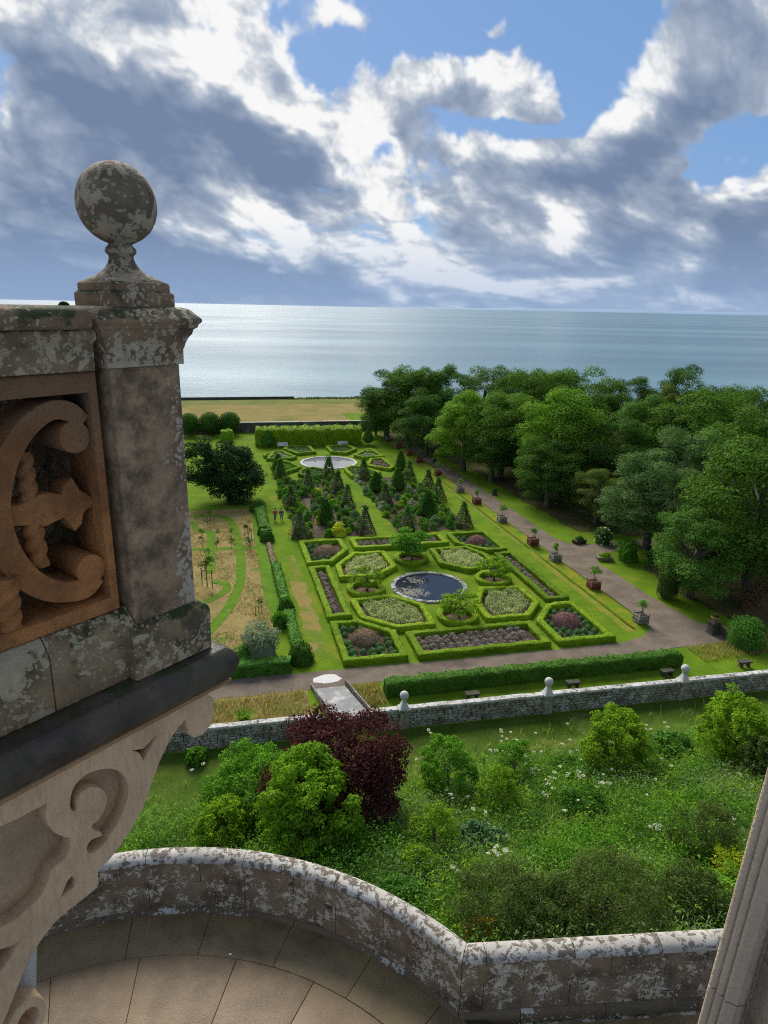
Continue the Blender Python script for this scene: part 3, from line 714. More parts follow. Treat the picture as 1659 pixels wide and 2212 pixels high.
for (cx, cy, rad, dep) in ((485, 428, 104, .13), (592, 1285, 104, .20)):
    c_ = C2(cx, cy, ys0); rr_ = rad * pxw
    shape2d([[(c_[0] + rr_ * math.cos(t), c_[1] + rr_ * math.sin(t)) for t in np.linspace(0, 2 * math.pi, 36, endpoint=False)]], dep, 'volute', m_orange, sc, ys0 - .0008, .0015)
fl = [(255, 800), (330, 790), (400, 800), (412, 740), (470, 690), (520, 770), (560, 790), (648, 850), (575, 890), (545, 920), (535, 990), (490, 1038), (440, 975), (415, 950), (300, 1008), (255, 1000), (0, 1010), (-200, 1010), (-200, 880), (0, 880), (120, 870)]
shape2d([R_([C2(x, y, .075) for x, y in fl])], .07, 'leaf_spray', m_orange, sc, .075, .004)
def rope(p0, p1, r0_, r1_, y, name, mat):
    n = 70; a = C2(*p0, y); c_ = C2(*p1, y); L_ = np.linalg.norm(c_ - a); rr_ = []
    for k in range(n):
        f = k / (n - 1); p = a + (c_ - a) * f; rad = (r0_ + (r1_ - r0_) * f) * pxw
        t = np.linspace(0, 2 * math.pi, 20, endpoint=False); lob = .78 + .46 * np.abs(np.sin(1.0 * t + f * L_ / rad * 1.9)) ** .8
        dv = (c_ - a) / L_
        rr_.append(np.stack([p[0] + rad * lob * np.cos(t) * -dv[1], y + rad * lob * np.sin(t), p[1] + rad * lob * np.cos(t) * dv[0]], 1))
    MB().rings(rr_).build(name, mat, sc, smooth=True)
rope((140, 520), (245, 1260), 50, 60, .10, 'rope', m_orange)
rope((25, 1330), (70, 1720), 70, 60, .06, 'rope', m_orange)
# inner face of the far side of the balcony, seen through the piercings
MB().box(X0, 1.3, .40, .58, -1.17, -.03).build('rear_parapet', m_base, bal, bevel=.01)
MB().box(X0, 1.08, .246, .399, -.09, -.02).build('cavity_lid', m_cap, bal, bevel=.01)  # lid added behind the coping, shuts daylight out so the piercings stay dark
MB().box(1.06, 1.0825, .12, .399, -.94, -.20).build('panel_rebate', m_base, bal)
MB().box(X0, 1.32, .1, .8, -1.3, -1.178).build('balcony_floor', m_base, bal)
# ledge
lp = [(.03, -1.318), (.062, -1.316), (.070, -1.306), (.084, -1.275), (.090, -1.247), (.086, -1.226), (.074, -1.205), (.058, -1.190), (.02, -1.176)]
MB().stack(X0, 1.342, 0, .60, lp).build('ledge', m_ledge, bal, smooth=False, bevel=.003)
MB().stack(X0, 1.342, 0, .60, [(.02, -1.334), (.064, -1.332), (.066, -1.3195), (.02, -1.319)]).build('ledge_soffit', stone('soffit_stone', (.33, .20, .10), (.20, .12, .06), scale=7.0), bal)
# bracket under the ledge
yb = -.045
out_l = [(1105, 418), (1152, 452), (1162, 520), (1142, 592), (1100, 648), (1050, 668), (1017, 642), (1006, 602), (1004, 570), (985, 592), (958, 620), (930, 662), (898, 722), (862, 800), (830, 890), (800, 980), (758, 1080), (700, 1180), (640, 1268), (582, 1338), (530, 1383), (536, 1430), (525, 1478), (452, 1538), (372, 1600), (300, 1662), (232, 1750), (172, 1842), (122, 1950), (80, 2060), (40, 2160), (0, 2250), (-60, 2400), (-700, 2400), (-700, 1420), (0, 1030)]
ring = [C3(x, y, yb) for x, y in out_l]
hA = smooth_ring([C3(x, y, yb) for x, y in [(382, 1030), (395, 950), (448, 882), (520, 846), (600, 837), (660, 862), (692, 925), (685, 1000), (660, 1080), (612, 1170), (562, 1240), (512, 1284), (482, 1288), (472, 1262), (490, 1225), (528, 1206), (552, 1196), (545, 1176), (512, 1166), (500, 1140), (528, 1120), (565, 1060), (582, 1000), (560, 950), (510, 930), (452, 952), (416, 1000), (412, 1058), (395, 1062)]], 3)
hB = [C3(x, y, yb) for x, y in [(-300, 1290), (0, 1150), (100, 1105), (256, 1020), (246, 1080), (260, 1140), (300, 1185), (350, 1206), (382, 1208), (382, 1256), (350, 1322), (278, 1378), (266, 1432), (222, 1520), (150, 1592), (80, 1652), (0, 1692), (-300, 1800)]]
hC = [C3(x, y, yb) for x, y in [(718, 736), (775, 728), (852, 648), (815, 722), (776, 788), (758, 752)]]
hD = [C3(x, y, yb) for x, y in [(328, 1532), (368, 1440), (390, 1414), (410, 1440), (404, 1472), (360, 1506)]]
hE = [C3(x, y, yb) for x, y in [(106, 1768), (52, 1862), (0, 1935), (-80, 2010), (-80, 1860), (0, 1812), (60, 1795)]]
br = shape2d([R_(ring), R_(hA), R_(hB), R_(hC), R_(hD), R_(hE)], .055, 'bracket', m_tan, bal, yb, .004)
cen = np.mean(ring, 0)
shape2d([R_([p + (np.array(q_) - p) * 0 + (0, 0) for p, q_ in zip(ring, ring)])], .30, 'bracket_body', m_tan_shade, br, yb + .052, .004)
# fluted roll below the bracket
c_ = C3(165, 1830, .02); c2 = C3(150, 2105, .02)
t = np.linspace(0, 2 * math.pi, 48, endpoint=False); fl_ = 1 + .06 * np.abs(np.sin(t * 9))
m_pale = stone('pale_stone', (.40, .37, .33), (.28, .25, .22), scale=6.0, grain=.6)
rl = MB().rings([np.stack([x + .034 * fl_ * np.cos(t), .06 + .034 * fl_ * np.sin(t), np.full(48, z)], 1) for x, z in ((c_[0] - .012, c_[1] + .2), (c_[0], c_[1]), (c2[0] + .006, c2[1]))]).build('fluted_shaft', m_pale, bal)
c3_ = C3(125, 2160, 0)
shape2d([[(c3_[0] + .075 * math.cos(t) * .8, c3_[1] + .075 * math.sin(t)) for t in np.linspace(0, 2 * math.pi, 40, endpoint=False)], [(c3_[0] + .004 + .040 * math.cos(t) * .8, c3_[1] - .004 + .040 * math.sin(t)) for t in np.linspace(0, 2 * math.pi, 32, endpoint=False)]], .16, 'roll_end', m_tan, bal, -.03, .008)
# moss cushion on the coping
g = np.random.default_rng(5); mc = np.array([sz(138, 660, .05)[0], .05, -.014])
b = MB(); t = np.linspace(0, math.pi / 2, 7)
b.lathe([(max(.001, .013 * math.cos(x)), .010 * math.sin(x)) for x in t], 16, tuple(mc))
P = g.normal(0, 1, (220, 3)); P[:, 2] = abs(P[:, 2]); P /= np.linalg.norm(P, axis=1)[:, None]
mo = b.leaves(mc + P * [.013, .013, .010], P, .005, seed=3).build('moss_cushion', leaf_mat('moss', (.01, .014, .004), (.02, .028, .008), (.04, .05, .014), .1))
mo.matrix_world = Matrix.Translation(Vector((*(-OFF * BN[:2]), EYE))) @ Matrix.Rotation(math.pi / 2 - BA, 4, 'Z')
tag(mo, 'small dark moss cushion on the balcony coping beside the finial', 'moss')

# ------------------------------------------------------------------ moulded jamb of the window at the right
m_jamb = stone('jamb_stone', (.50, .375, .26), (.35, .262, .182), scale=5.0, grain=.8)
m_jblock = stone('jamb_block_stone', (.26, .200, .145), (.130, .100, .072), scale=5.0, grain=1.4)
jd = np.array([-.16, .987]); jn = np.array([-.987, -.16])       # along the wall (away), its face towards the window
tilt = .041
jw = tag(empty('window_wall', (.69, 1.0, EYE - .8)), 'pale stone wall with fluted edge moulding at the right edge', 'wall')
def jp(s, n_, z): return np.array([*(jd * s + jn * n_), z]) + np.array([tilt * z, 0, 0])
prof = []                                                # plan of the fluted edge: (along, out)
for k in range(3):
    for a_ in np.linspace(math.pi, 0, 6): prof.append((-.004 - .015 * k - .007 + .007 * math.cos(math.pi - a_), .004 + .007 * math.sin(a_) - .006 * k))
prof = [(.06, -.16), (.0, -.03), (.0, .0)] + prof + [(-.056, -.016), (-.06, -.16)]
for z0, z1 in ((-1.6, -.47), (-.467, .06), (.063, .9)):
    MB().rings([np.array([jp(s, n_, z) for s, n_ in prof]) for z in (z0, z1)]).build('edge_moulding', m_jamb, jw, bevel=.002)
zz = [-1.6, -1.05, -.70, -.33, .05, .4, .9]
for k in range(6):
    sp = [-.064, -.32 - .22 * (k % 2), -1.0]
    for s0, s1 in zip(sp[:-1], sp[1:]):
        MB().rings([np.array([jp(s, n_, z) for s, n_ in ((s0 - .003, -.16), (s0 - .003, -.028), (s1 + .003, -.028), (s1 + .003, -.16))]) for z in (zz[k] + .003, zz[k + 1] - .003)]).build('wall_block', m_jblock, jw, bevel=.006)
MB().rings([np.array([jp(s, n_, z) for s, n_ in ((-.06, -.17), (-.06, -.032), (-1.0, -.032), (-1.0, -.17))]) for z in (-1.6, .9)]).build('mortar', m_jamb, jw)

# ------------------------------------------------------------------ foliage materials
L_box = leaf_mat('box_hedge_leaf', (.050, .088, .005), (.102, .165, .008), (.172, .235, .012), .28)
L_dark = leaf_mat('dark_hedge_leaf', (.014, .040, .006), (.034, .080, .010), (.070, .130, .016), .25)
L_priv = leaf_mat('privet_leaf', (.022, .062, .008), (.045, .115, .016), (.085, .165, .022), .28)
L_syc = leaf_mat('sycamore_leaf', (.022, .052, .009), (.048, .098, .012), (.098, .165, .017), .32)
L_sycb = leaf_mat('bright_sycamore_leaf', (.034, .080, .009), (.080, .160, .014), (.150, .235, .018), .36)
L_sycg = leaf_mat('grey_green_leaf', (.030, .062, .020), (.055, .100, .030), (.090, .145, .045), .30)
L_yew = leaf_mat('yew_leaf', (.007, .020, .006), (.016, .040, .010), (.036, .066, .016), .18)
L_lime = leaf_mat('yellow_green_leaf', (.048, .095, .007), (.095, .170, .010), (.175, .250, .016), .38)
L_gold = leaf_mat('golden_leaf', (.140, .170, .010), (.270, .300, .016), (.430, .440, .030), .35)
L_green = leaf_mat('fresh_green_leaf', (.030, .085, .009), (.062, .150, .013), (.120, .220, .018), .36)
L_purple = leaf_mat('purple_leaf', (.018, .0065, .008), (.045, .013, .015), (.098, .029, .028), .35)
L_silver = leaf_mat('silver_leaf', (.085, .115, .070), (.155, .190, .120), (.25, .29, .19), .25)
L_lav = leaf_mat('lavender', (.095, .080, .072), (.150, .124, .112), (.215, .178, .165), .20)
L_pink = leaf_mat('mauve_flower', (.120, .060, .085), (.230, .120, .150), (.34, .22, .21), .25)
L_pale = leaf_mat('pale_plume', (.130, .165, .070), (.230, .255, .130), (.36, .36, .22), .30)
L_bball = leaf_mat('blue_green_leaf', (.032, .070, .028), (.062, .118, .042), (.105, .165, .060), .20)
L_rose = leaf_mat('rose_leaf', (.018, .050, .010), (.045, .100, .015), (.090, .165, .025), .30)
L_moor = leaf_mat('dull_olive_leaf', (.026, .042, .010), (.050, .072, .016), (.090, .115, .028), .30)
L_white = leaf_mat('white_flower', (.26, .26, .19), (.34, .34, .26), (.42, .42, .35), .30)
L_grassb = leaf_mat('grass_blade', (.060, .110, .022), (.105, .165, .032), (.180, .225, .065), .38)
L_dry = leaf_mat('dry_grass_blade', (.120, .105, .040), (.190, .155, .065), (.27, .225, .11), .40)
L_herb = leaf_mat('herb_leaf', (.044, .092, .013), (.088, .160, .020), (.155, .225, .030), .38)
L_fresh = leaf_mat('light_green_leaf', (.040, .090, .007), (.080, .160, .010), (.145, .230, .016), .38)
L_sage = leaf_mat('sage_leaf', (.050, .085, .032), (.085, .125, .048), (.135, .175, .075), .30)
L_olive = leaf_mat('olive_leaf', (.036, .056, .012), (.070, .098, .018), (.125, .150, .034), .30)
L_red = leaf_mat('orange_leaf', (.20, .10, .01), (.36, .22, .02), (.42, .10, .02), .3)
m_bark = stone('bark', (.125, .105, .082), (.055, .046, .036), scale=3.0, lichen=.0, grain=1.2)
m_timber = plain('weathered_timber', (.125, .098, .072), .85, .3, 6.0)

# ------------------------------------------------------------------ plant builders
def sphere_pts(n, up=False, seed=0):
    g = np.random.default_rng(seed); p = g.normal(0, 1, (n, 3)); p /= np.linalg.norm(p, axis=1)[:, None]
    if up: p[:, 2] = abs(p[:, 2])
    return p
def lumpy(p, s, seed): return 1 + .16 * fnoise(p[:, 0] * s + p[:, 2] * 1.7, p[:, 1] * s - p[:, 2], 2.0, seed) + .08 * fnoise(p[:, 1] * s * 2, p[:, 2] * s * 2, 2.3, seed + 5)
def bush(b, c, r, n, leaf, seed=0, core=True, lump=1.6, depth=.22, shell=None, rnd=.6):
    """rounded bush: leaves through the outer part of a lumpy dome"""
    g = np.random.default_rng(seed + 77); r = np.asarray(r, dtype=float) * np.ones(3)
    p = sphere_pts(n, True, seed); lp_ = lumpy(p, lump, seed)[:, None]
    rad = 1 - depth * g.random((n, 1)) ** 1.5
    P = np.asarray(c) + p * r * lp_ * rad
    b.leaves(P, p, leaf, rnd=rnd, seed=seed)
    if core:  # solid inner dome, added to keep light from passing through
        t = np.linspace(0, math.pi / 2, 5)
        k = 1 - depth * 1.05
        b.lathe([(max(.001, r[0] * k * math.cos(x)), r[2] * k * math.sin(x)) for x in t], 12, tuple(c), cap=False)
    return b
def clumpy(b, clumps, n, leaf, seed=0, flat=.75, rnd=.55, under=.25):
    """leaf clumps (x, y, z, r): most leaves on the upper side of every clump"""
    g = np.random.default_rng(seed)
    for k, (x, y, z, r) in enumerate(clumps):
        m = max(8, int(n * (r / np.mean([q[3] for q in clumps])) ** 2))
        p = sphere_pts(m, False, seed * 131 + k)
        lo = p[:, 2] < 0; p[lo & (g.random(m) > under), 2] *= -1
        rad = g.uniform(.62, 1.08, (m, 1)) * lumpy(p, 2.0, k + seed)[:, None]
        P = np.array([x, y, z]) + p * rad * np.array([r, r, r * flat])
        b.leaves(P, p * [1, 1, .6] + [0, 0, .55], leaf, rnd=rnd, seed=seed * 977 + k)
    return b
def dome_clumps(n, rx, ry, z0, z1, rc, seed, fill=.55, lean=(0, 0), lobe=.20, taper=.25):
    """clump centres over an egg-shaped crown between heights z0 and z1"""
    g = np.random.default_rng(seed); out = []
    p = sphere_pts(n, False, seed)
    for q in p:
        f = (fill + (1 - fill) * g.random() ** .5) * (1 + lobe * float(fnoise(q[0] * 2.4 + q[2], q[1] * 2.4 - q[2], 1.3, seed % 17)))
        zz = min(1, max(0, (q[2] * f + 1) / 2)); wide = 1 - taper * zz
        out.append((q[0] * f * rx * wide + lean[0] * zz, q[1] * f * ry * wide + lean[1] * zz, z0 + zz * (z1 - z0), rc * g.uniform(.7, 1.25)))
    return out
def trunk_mesh(name, h, r, limbs, crown_z, spread, mat, seed=0, lean=0.0):
    """tapered trunk with limbs reaching into the crown"""
    g = np.random.default_rng(seed); b = MB()
    zz = np.linspace(0, h, 7); pts = np.stack([lean * zz / h + .12 * r * np.sin(zz * 1.3 + seed), .15 * r * np.cos(zz + seed), zz], 1)
    b.tube(pts, np.linspace(r * 1.25, r * .45, 7), 8)
    for k in range(limbs):
        a = k / limbs * 2 * math.pi + g.uniform(-.4, .4); s = g.uniform(.35, .85); st = pts[int(2 + 4 * s) % 7]
        en = np.array([spread * g.uniform(.55, .95) * math.cos(a), spread * g.uniform(.55, .95) * math.sin(a), crown_z * g.uniform(.85, 1.25)])
        mid = st * .5 + en * .5 + [0, 0, -.06 * spread]
        b.tube([st, mid, en], [r * .42, r * .26, r * .08], 6)
    return b.mesh(name, mat, True)
def thing_pair(name, parts, label=None, cat=None, group=None):
    """an Empty with mesh parts [(name, mesh)]"""
    e = empty(name)
    for n_, me in parts: link(n_, me, e)
    return tag(e, label, cat, group)
def plant(e, loc, rz=0, sc=1.0, label=None, first=False):
    """put a copy of the plant e (or e itself the first time)"""
    used = e.get('placed'); o = e if not used else copy_tree(e)
    e['placed'] = 1
    if 'placed' in o and o is not e: del o['placed']
    if label: o['label'] = label
    return place(o, tuple(loc), rz, sc)
PROTO = []
def proto(e): PROTO.append(e); return e

# ------------------------------------------------------------------ hedges
def offset_poly(p, d, closed=True):
    p = np.asarray(p, dtype=float); n = len(p); out = []
    for i in range(n):
        a, b_, c_ = p[i - 1], p[i], p[(i + 1) % n]
        if not closed and i == 0: e1 = e2 = c_ - b_
        elif not closed and i == n - 1: e1 = e2 = b_ - a
        else: e1, e2 = b_ - a, c_ - b_
        e1 = e1 / np.linalg.norm(e1); e2 = e2 / np.linalg.norm(e2)
        n1, n2 = np.array([e1[1], -e1[0]]), np.array([e2[1], -e2[0]]); m_ = n1 + n2; m_ /= np.linalg.norm(m_)
        out.append(b_ + m_ * d / max(.45, m_ @ n1))
    return np.array(out)
def hedge(poly, w, h, label, cat='hedge', closed=True, mat=None, leaf=.075, dens=130, name='hedge', group=None, rough=.03, z=0.0, seed=None, outline_out=True):
    """clipped hedge swept along a line in the garden frame"""
    seed = seed if seed is not None else abs(hash(label)) % 1000
    seed = sum(map(ord, label)) % 997
    g = np.random.default_rng(seed); mat = mat or L_box
    poly = np.asarray(poly, dtype=float)
    if closed:
        ar = np.sum(poly[:, 0] * np.roll(poly[:, 1], -1) - np.roll(poly[:, 0], -1) * poly[:, 1])
        if ar < 0: poly = poly[::-1]
        A, Bp = offset_poly(poly, 0), offset_poly(poly, -w)            # the outline given is the outer face
    else:
        A, Bp = offset_poly(poly, w / 2, False), offset_poly(poly, -w / 2, False)
    n = len(A); segs = n if closed else n - 1
    ra, rb = [], []
    for i in range(segs):
        j = (i + 1) % n; k = max(1, int(np.linalg.norm(A[j] - A[i]) / .35))
        for t in range(k): ra.append(A[i] + (A[j] - A[i]) * t / k); rb.append(Bp[i] + (Bp[j] - Bp[i]) * t / k)
    if not closed: ra.append(A[-1]); rb.append(Bp[-1])
    ra, rb = np.array(ra), np.array(rb); m_ = len(ra)
    cross = [(0, 0), (0, .35), (0, .7), (.03, .97), (.3, 1.0), (.7, 1.0), (.97, .97), (1, .7), (1, .35), (1, 0)]
    V_ = []
    for (s, t) in cross:
        p = ra + (rb - ra) * s; zz = z + h * t
        q_ = W3s(p[:, 0], p[:, 1], zz); q_ += rough * g.normal(0, 1, q_.shape) * [1, 1, .7]
        if t > .5: q_[:, 2] += h * .085 * fnoise(p[:, 0] * 3, p[:, 1] * 3, 1.0, seed)
        V_.append(q_)
    V_ = np.array(V_); K = len(cross)
    b = MB(); idx = np.arange(K * m_).reshape(K, m_)
    mm = m_ if closed else m_ - 1
    f = [[idx[k, i], idx[k, (i + 1) % m_], idx[k + 1, (i + 1) % m_], idx[k + 1, i]] for k in range(K - 1) for i in range(mm)]
    F = [np.array(f)[:, ::-1]]
    b.add(V_.reshape(-1, 3), F)
    if not closed:
        b.add(V_[:, 0], np.array([[0, 1, 8, 9], [1, 2, 7, 8], [2, 3, 6, 7], [3, 4, 5, 6]])); b.add(V_[:, -1], np.array([[9, 8, 1, 0], [8, 7, 2, 1], [7, 6, 3, 2], [6, 5, 4, 3]]))
    ff = np.array(f); a0, a1, a3 = V_.reshape(-1, 3)[ff[:, 0]], V_.reshape(-1, 3)[ff[:, 1]], V_.reshape(-1, 3)[ff[:, 3]]
    cr_ = np.cross(a3 - a0, a1 - a0); ar = np.linalg.norm(cr_, axis=1); N_ = cr_ / (ar[:, None] + 1e-9)
    if not closed:
        pass
    cnt = int(ar.sum() * dens); pick = g.choice(len(ff), cnt, p=ar / ar.sum()); s_, t_ = g.random((cnt, 1)), g.random((cnt, 1))
    P = a0[pick] + (a1 - a0)[pick] * s_ + (a3 - a0)[pick] * t_
    nrm_ = N_[pick] * np.sign((N_[pick] * (P - V_.mean(0)[np.minimum(ff[pick, 0] % m_, m_ - 1)])).sum(1))[:, None]
    b.leaves(P + nrm_ * .015, nrm_, leaf, rnd=.30, seed=seed)
    return tag(b.build(name, mat), label, cat, group)
def square(v0, v1, u0, u1): return [(v0, u0), (v1, u0), (v1, u1), (v0, u1)]
def circle(v, u, r, n=20): return [(v + r * math.cos(t), u + r * math.sin(t)) for t in np.linspace(0, 2 * math.pi, n, endpoint=False)]
def inside(p, poly):
    x, y = p; c_ = False; n = len(poly)
    for i in range(n):
        (x0, y0), (x1, y1) = poly[i], poly[i - 1]
        if (y0 > y) != (y1 > y) and x < (x1 - x0) * (y - y0) / (y1 - y0) + x0: c_ = not c_
    return c_

# ------------------------------------------------------------------ ground cover of the garden
bv, bu = np.meshgrid(np.arange(-30, 62, .5), np.linspace(0, 1, 60)); bu = 4 + bu * (35.9 - .045 * bv - 4)
P = W3s(bv.ravel(), bu.ravel(), 0); P[:, 2] = bank(bv.ravel(), bu.ravel()) + .02; nv = bv.shape[1]
rr, cc_ = np.meshgrid(np.arange(59), np.arange(nv - 1), indexing='ij'); i0 = (rr * nv + cc_).ravel()
tag(MB().add(P, np.stack([i0, i0 + 1, i0 + nv + 1, i0 + nv], 1)).build('bank', m_bank, smooth=True), kind='structure')
sheet('field', [(-75, 144), (52, 144), (52, 194), (-75, 194.5)], m_field, .012, .0, 4)
sheet('mown_field_corner', [(31.5, 150), (50, 150), (50, 166), (30.5, 166)], m_grass, .024, .1, 2)
sheet('shore_grass', [(-75, 186), (51, 183), (51, 194.3), (-75, 194.6)], two_tone('shore_grass', (.17, .165, .05), (.12, .15, .04), .2), .022, .3, 3)
sheet('orchard_meadow', [(-30, 45.5), (3.4, 45.5), (3.9, 52), (3.9, 72), (3.6, 86.5), (-30, 88)], m_meadow, .012, .12, .8)
sheet('dry_grass_strip', [(-12, 37.2), (5.1, 37.2), (5.2, 41.3), (-12, 41.5)], m_meadow, .012, .1, .5)
sheet('dry_grass_strip', [(8.3, 38.4), (10.4, 38.2), (10.4, 41.2), (8.3, 41.2)], two_tone('half_dry_grass', (.17, .17, .04), (.10, .16, .02), .9), .012, .1, .4)
sheet('worn_lawn', [(6.3, 46), (7.5, 45.5), (7.6, 58), (7.5, 68), (6.6, 68), (6.1, 58)], two_tone('worn_grass', (.16, .175, .028), (.095, .170, .018), .5, c=(.24, .18, .06), c_at=(.50, .62)), .008, .3, .6)
sheet('wood_floor', [(43.5, 40), (60, 36), (175, 45), (175, 70), (100, 141), (42, 141), (33.5, 139), (37.8, 122), (41.5, 100), (41.8, 82), (42.5, 70), (50, 66), (50, 60), (42.8, 57)], m_wood_floor, .034, .6, 1.2)
sheet('sloped_verge', [(32.9, 44.6), (33.7, 44.4), (33.7, 64.2), (33.1, 64.2)], two_tone('yellowed_grass', (.21, .195, .030), (.125, .185, .02), .8), .010, .12, .5)
sheet('sloped_verge', [(33.2, 66.4), (33.9, 66.2), (33.8, 128), (33.1, 128)], two_tone('yellowed_grass_far', (.17, .19, .030), (.105, .185, .02), .8), .010, .12, .5)
# raised grass verge under the planters
b = MB()
for (ua, ub) in ((44.7, 63.6), (65.0, 132)):
    uu = np.arange(ua, ub, .8); rings_ = []
    for u_ in uu:
        e_ = min(1, (u_ - ua) / 1.2, (ub - u_) / 1.2); e_ = max(e_, .0)
        rings_.append(np.array([W3(33.6, u_, -.02), W3(34.1, u_, .16 * e_), W3(35.1, u_, .17 * e_), W3(35.6, u_, -.02)]))
    b.rings(rings_)
tag(b.build('grass_verge', two_tone('verge_grass', (.205, .205, .020), (.115, .190, .014), .9, c=(.085, .165, .012)), smooth=True), kind='structure')
path_r = [(35.65, 46.2), (35.5, 58), (35.5, 75), (35.3, 100), (34.9, 135), (37.2, 136), (38.0, 110), (38.3, 84), (38.4, 68), (39.2, 65.8), (42, 65.0), (52, 66), (52, 62.6), (43, 62.4), (39.9, 61.4), (39.2, 59.5), (39.3, 55), (39.5, 50), (40.1, 44.8), (42.5, 43.4), (42.5, 41.2), (36, 41.2), (20, 41.2), (5, 41.3), (-14, 41.6), (-14, 43.8), (5, 43.7), (15, 43.3), (31, 42.9), (33.6, 43.5), (35.2, 44.6)]
sheet('gravel_path', path_r, m_gravel, .018, .09, .4)
# path edge stones are too small to see: a low turf edge stands along the gravel instead
def ribbon(name, pts, w, mat, z=.03):
    p = np.array(pts, dtype=float); p = spline(p, 8); A = offset_poly(p, w / 2, False); Bp = offset_poly(p, -w / 2, False)
    A = A + .06 * np.stack([fnoise(A[:, 0], A[:, 1], 4), fnoise(A[:, 1], A[:, 0], 4)], 1); n = len(A)
    b = MB(); b.add(np.vstack([W3s(A[:, 0], A[:, 1], z), W3s(Bp[:, 0], Bp[:, 1], z)]), np.array([[i, i + 1, n + i + 1, n + i] for i in range(n - 1)]))
    return tag(b.build(name, mat), kind='structure')
c5p = lambda x, y: VU((700 + x * .60277) * .553, (2000 + y * .60277) * .553)
c4p = lambda x, y: VU((700 + x * .72333) * .553, (1400 + y * .72333) * .553)
c6p = lambda x, y: VU((1500 + x * .72333) * .553, (1950 + y * .72333) * .553)
c7p = lambda x, y: VU((1400 + x * .96444) * .553, (1350 + y * .96444) * .553)
cRp = lambda x, y: VU((2000 + x * .60277) * .553, (1950 + y * .60277) * .553)
m_mown = two_tone('mown_grass', (.080, .165, .014), (.105, .190, .018), .8)
ribbon('mown_path', [c5p(60, 30), c5p(270, 30), c5p(350, 90), c5p(390, 230), c5p(400, 330), c5p(395, 450), c5p(340, 590), c5p(220, 745), c5p(100, 850)], .95, m_mown)
ribbon('mown_path', [c5p(-40, 245), c5p(250, 240), c5p(570, 228)], .95, m_mown, .034)
ribbon('mown_path', [c5p(208, 130), c5p(205, 240), c5p(200, 400)], 1.0, m_mown, .038)
ribbon('mown_path', [c5p(220, 450), c5p(290, 465), c5p(310, 495), c5p(260, 540), c5p(150, 590), c5p(60, 600)], .8, m_mown, .042)
ribbon('mown_path', [c5p(30, 60), c5p(90, 75), c5p(115, 115), c5p(200, 130)], .8, m_mown, .046)
ribbon('mown_path', [c5p(500, 30), c5p(545, 300), c5p(600, 560), c5p(660, 700)], 1.2, m_mown, .050)

# steps and puddle
def wet_stone():
    m, t, o = new_mat('wet_slate'); c = coords(t, False); n = t.noise(c, 1.2, 5, .6)
    bsdf(t, o, t.mix(n, (.055, .057, .062), (.125, .127, .132)), t.step(n, .3, .6, .38, .60), n, .1, .01, .35)
    return m
m_wet = wet_stone()
st = tag(empty('garden_steps', tuple(W3(6.8, 41))), 'shallow wet slate steps leading down to the puddle on the path', 'steps')
for k in range(14):
    u_ = 41.25 - k * .36; vc = 6.75 + k * .06
    bb = MB(); z1 = .07 + k * .05
    p = [W3(vc - 1.15, u_), W3(vc + 1.15, u_ - .03), W3(vc + 1.15, u_ - .352), W3(vc - 1.15, u_ - .322)]
    bb.rings([np.array([[x, y, z] for x, y, _ in p])[::-1] for z in (-.1, z1)]); o = bb.build('tread', m_wet, bevel=.01)
    o.parent = st; o.matrix_parent_inverse = Matrix.Translation(-Vector(st.location))
for s_ in (-1.3, 1.22):
    bb = MB(); bb.rings([np.array([[*W3(v_, u_)[:2], z_] for v_, u_, z_ in ((6.75 + s_, 41.7, 0), (6.85 + s_, 41.7, 0), (6.85 + s_, 41.7, .28), (6.75 + s_, 41.7, .28))]),
                                   np.array([[*W3(v_ + .84, u_)[:2], z_] for v_, u_, z_ in ((6.75 + s_, 36.4, 0), (6.85 + s_, 36.4, 0), (6.85 + s_, 36.4, .95), (6.75 + s_, 36.4, .95))])])
    o = bb.build('side_kerb', stone('kerb_stone', (.19, .17, .14), (.10, .09, .07), scale=3.0, lichen=.1), bevel=.01); o.parent = st; o.matrix_parent_inverse = Matrix.Translation(-Vector(st.location))
def water_mat(name, colr, rough=.03, bump=.02, spec=.5):
    m, t, o = new_mat(name); c = coords(t, False); n = t.noise(c, 1.6, 4, .5)
    p = bsdf(t, o, colr, rough, n, bump, .02, spec); p.inputs['IOR'].default_value = 1.33
    return m
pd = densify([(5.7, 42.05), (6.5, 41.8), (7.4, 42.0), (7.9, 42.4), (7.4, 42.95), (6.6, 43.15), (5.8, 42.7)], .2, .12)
sheet('puddle', pd, water_mat('puddle_water', (.24, .245, .25), .06, .02, .10), .026, .05, .15)  # pale grey water colour stands in for the reflected sky

# ------------------------------------------------------------------ garden wall with ball finials
gw = tag(empty('garden_wall', tuple(W3(10, 35.8))), 'long rubble stone garden wall with white coping and three ball finials', 'wall')
def chw(o, par=gw):
    o.parent = par; o.matrix_parent_inverse = par.matrix_world.inverted() if False else Matrix.Translation(-Vector(par.location)); return o
wu = lambda v: 36.25 - .045 * v
m_rub = stone('rubble_stone', (.30, .27, .22), (.085, .074, .058), lichen=.24, pale=(.60, .575, .52), moss=.15, scale=2.6, world_pos=True, lscale=1.2)
m_mort = stone('wall_core', (.075, .068, .055), (.035, .033, .027), scale=3.0, world_pos=True, moss=.2)
m_wcop = stone('wall_coping', (.46, .44, .40), (.22, .205, .18), lichen=.30, pale=(.66, .64, .60), scale=3.0, world_pos=True, moss=.1)
WH = 1.28; VL, VR = -14.0, 60.0
secs = [(VL, 5.5), (8.5, VR)]
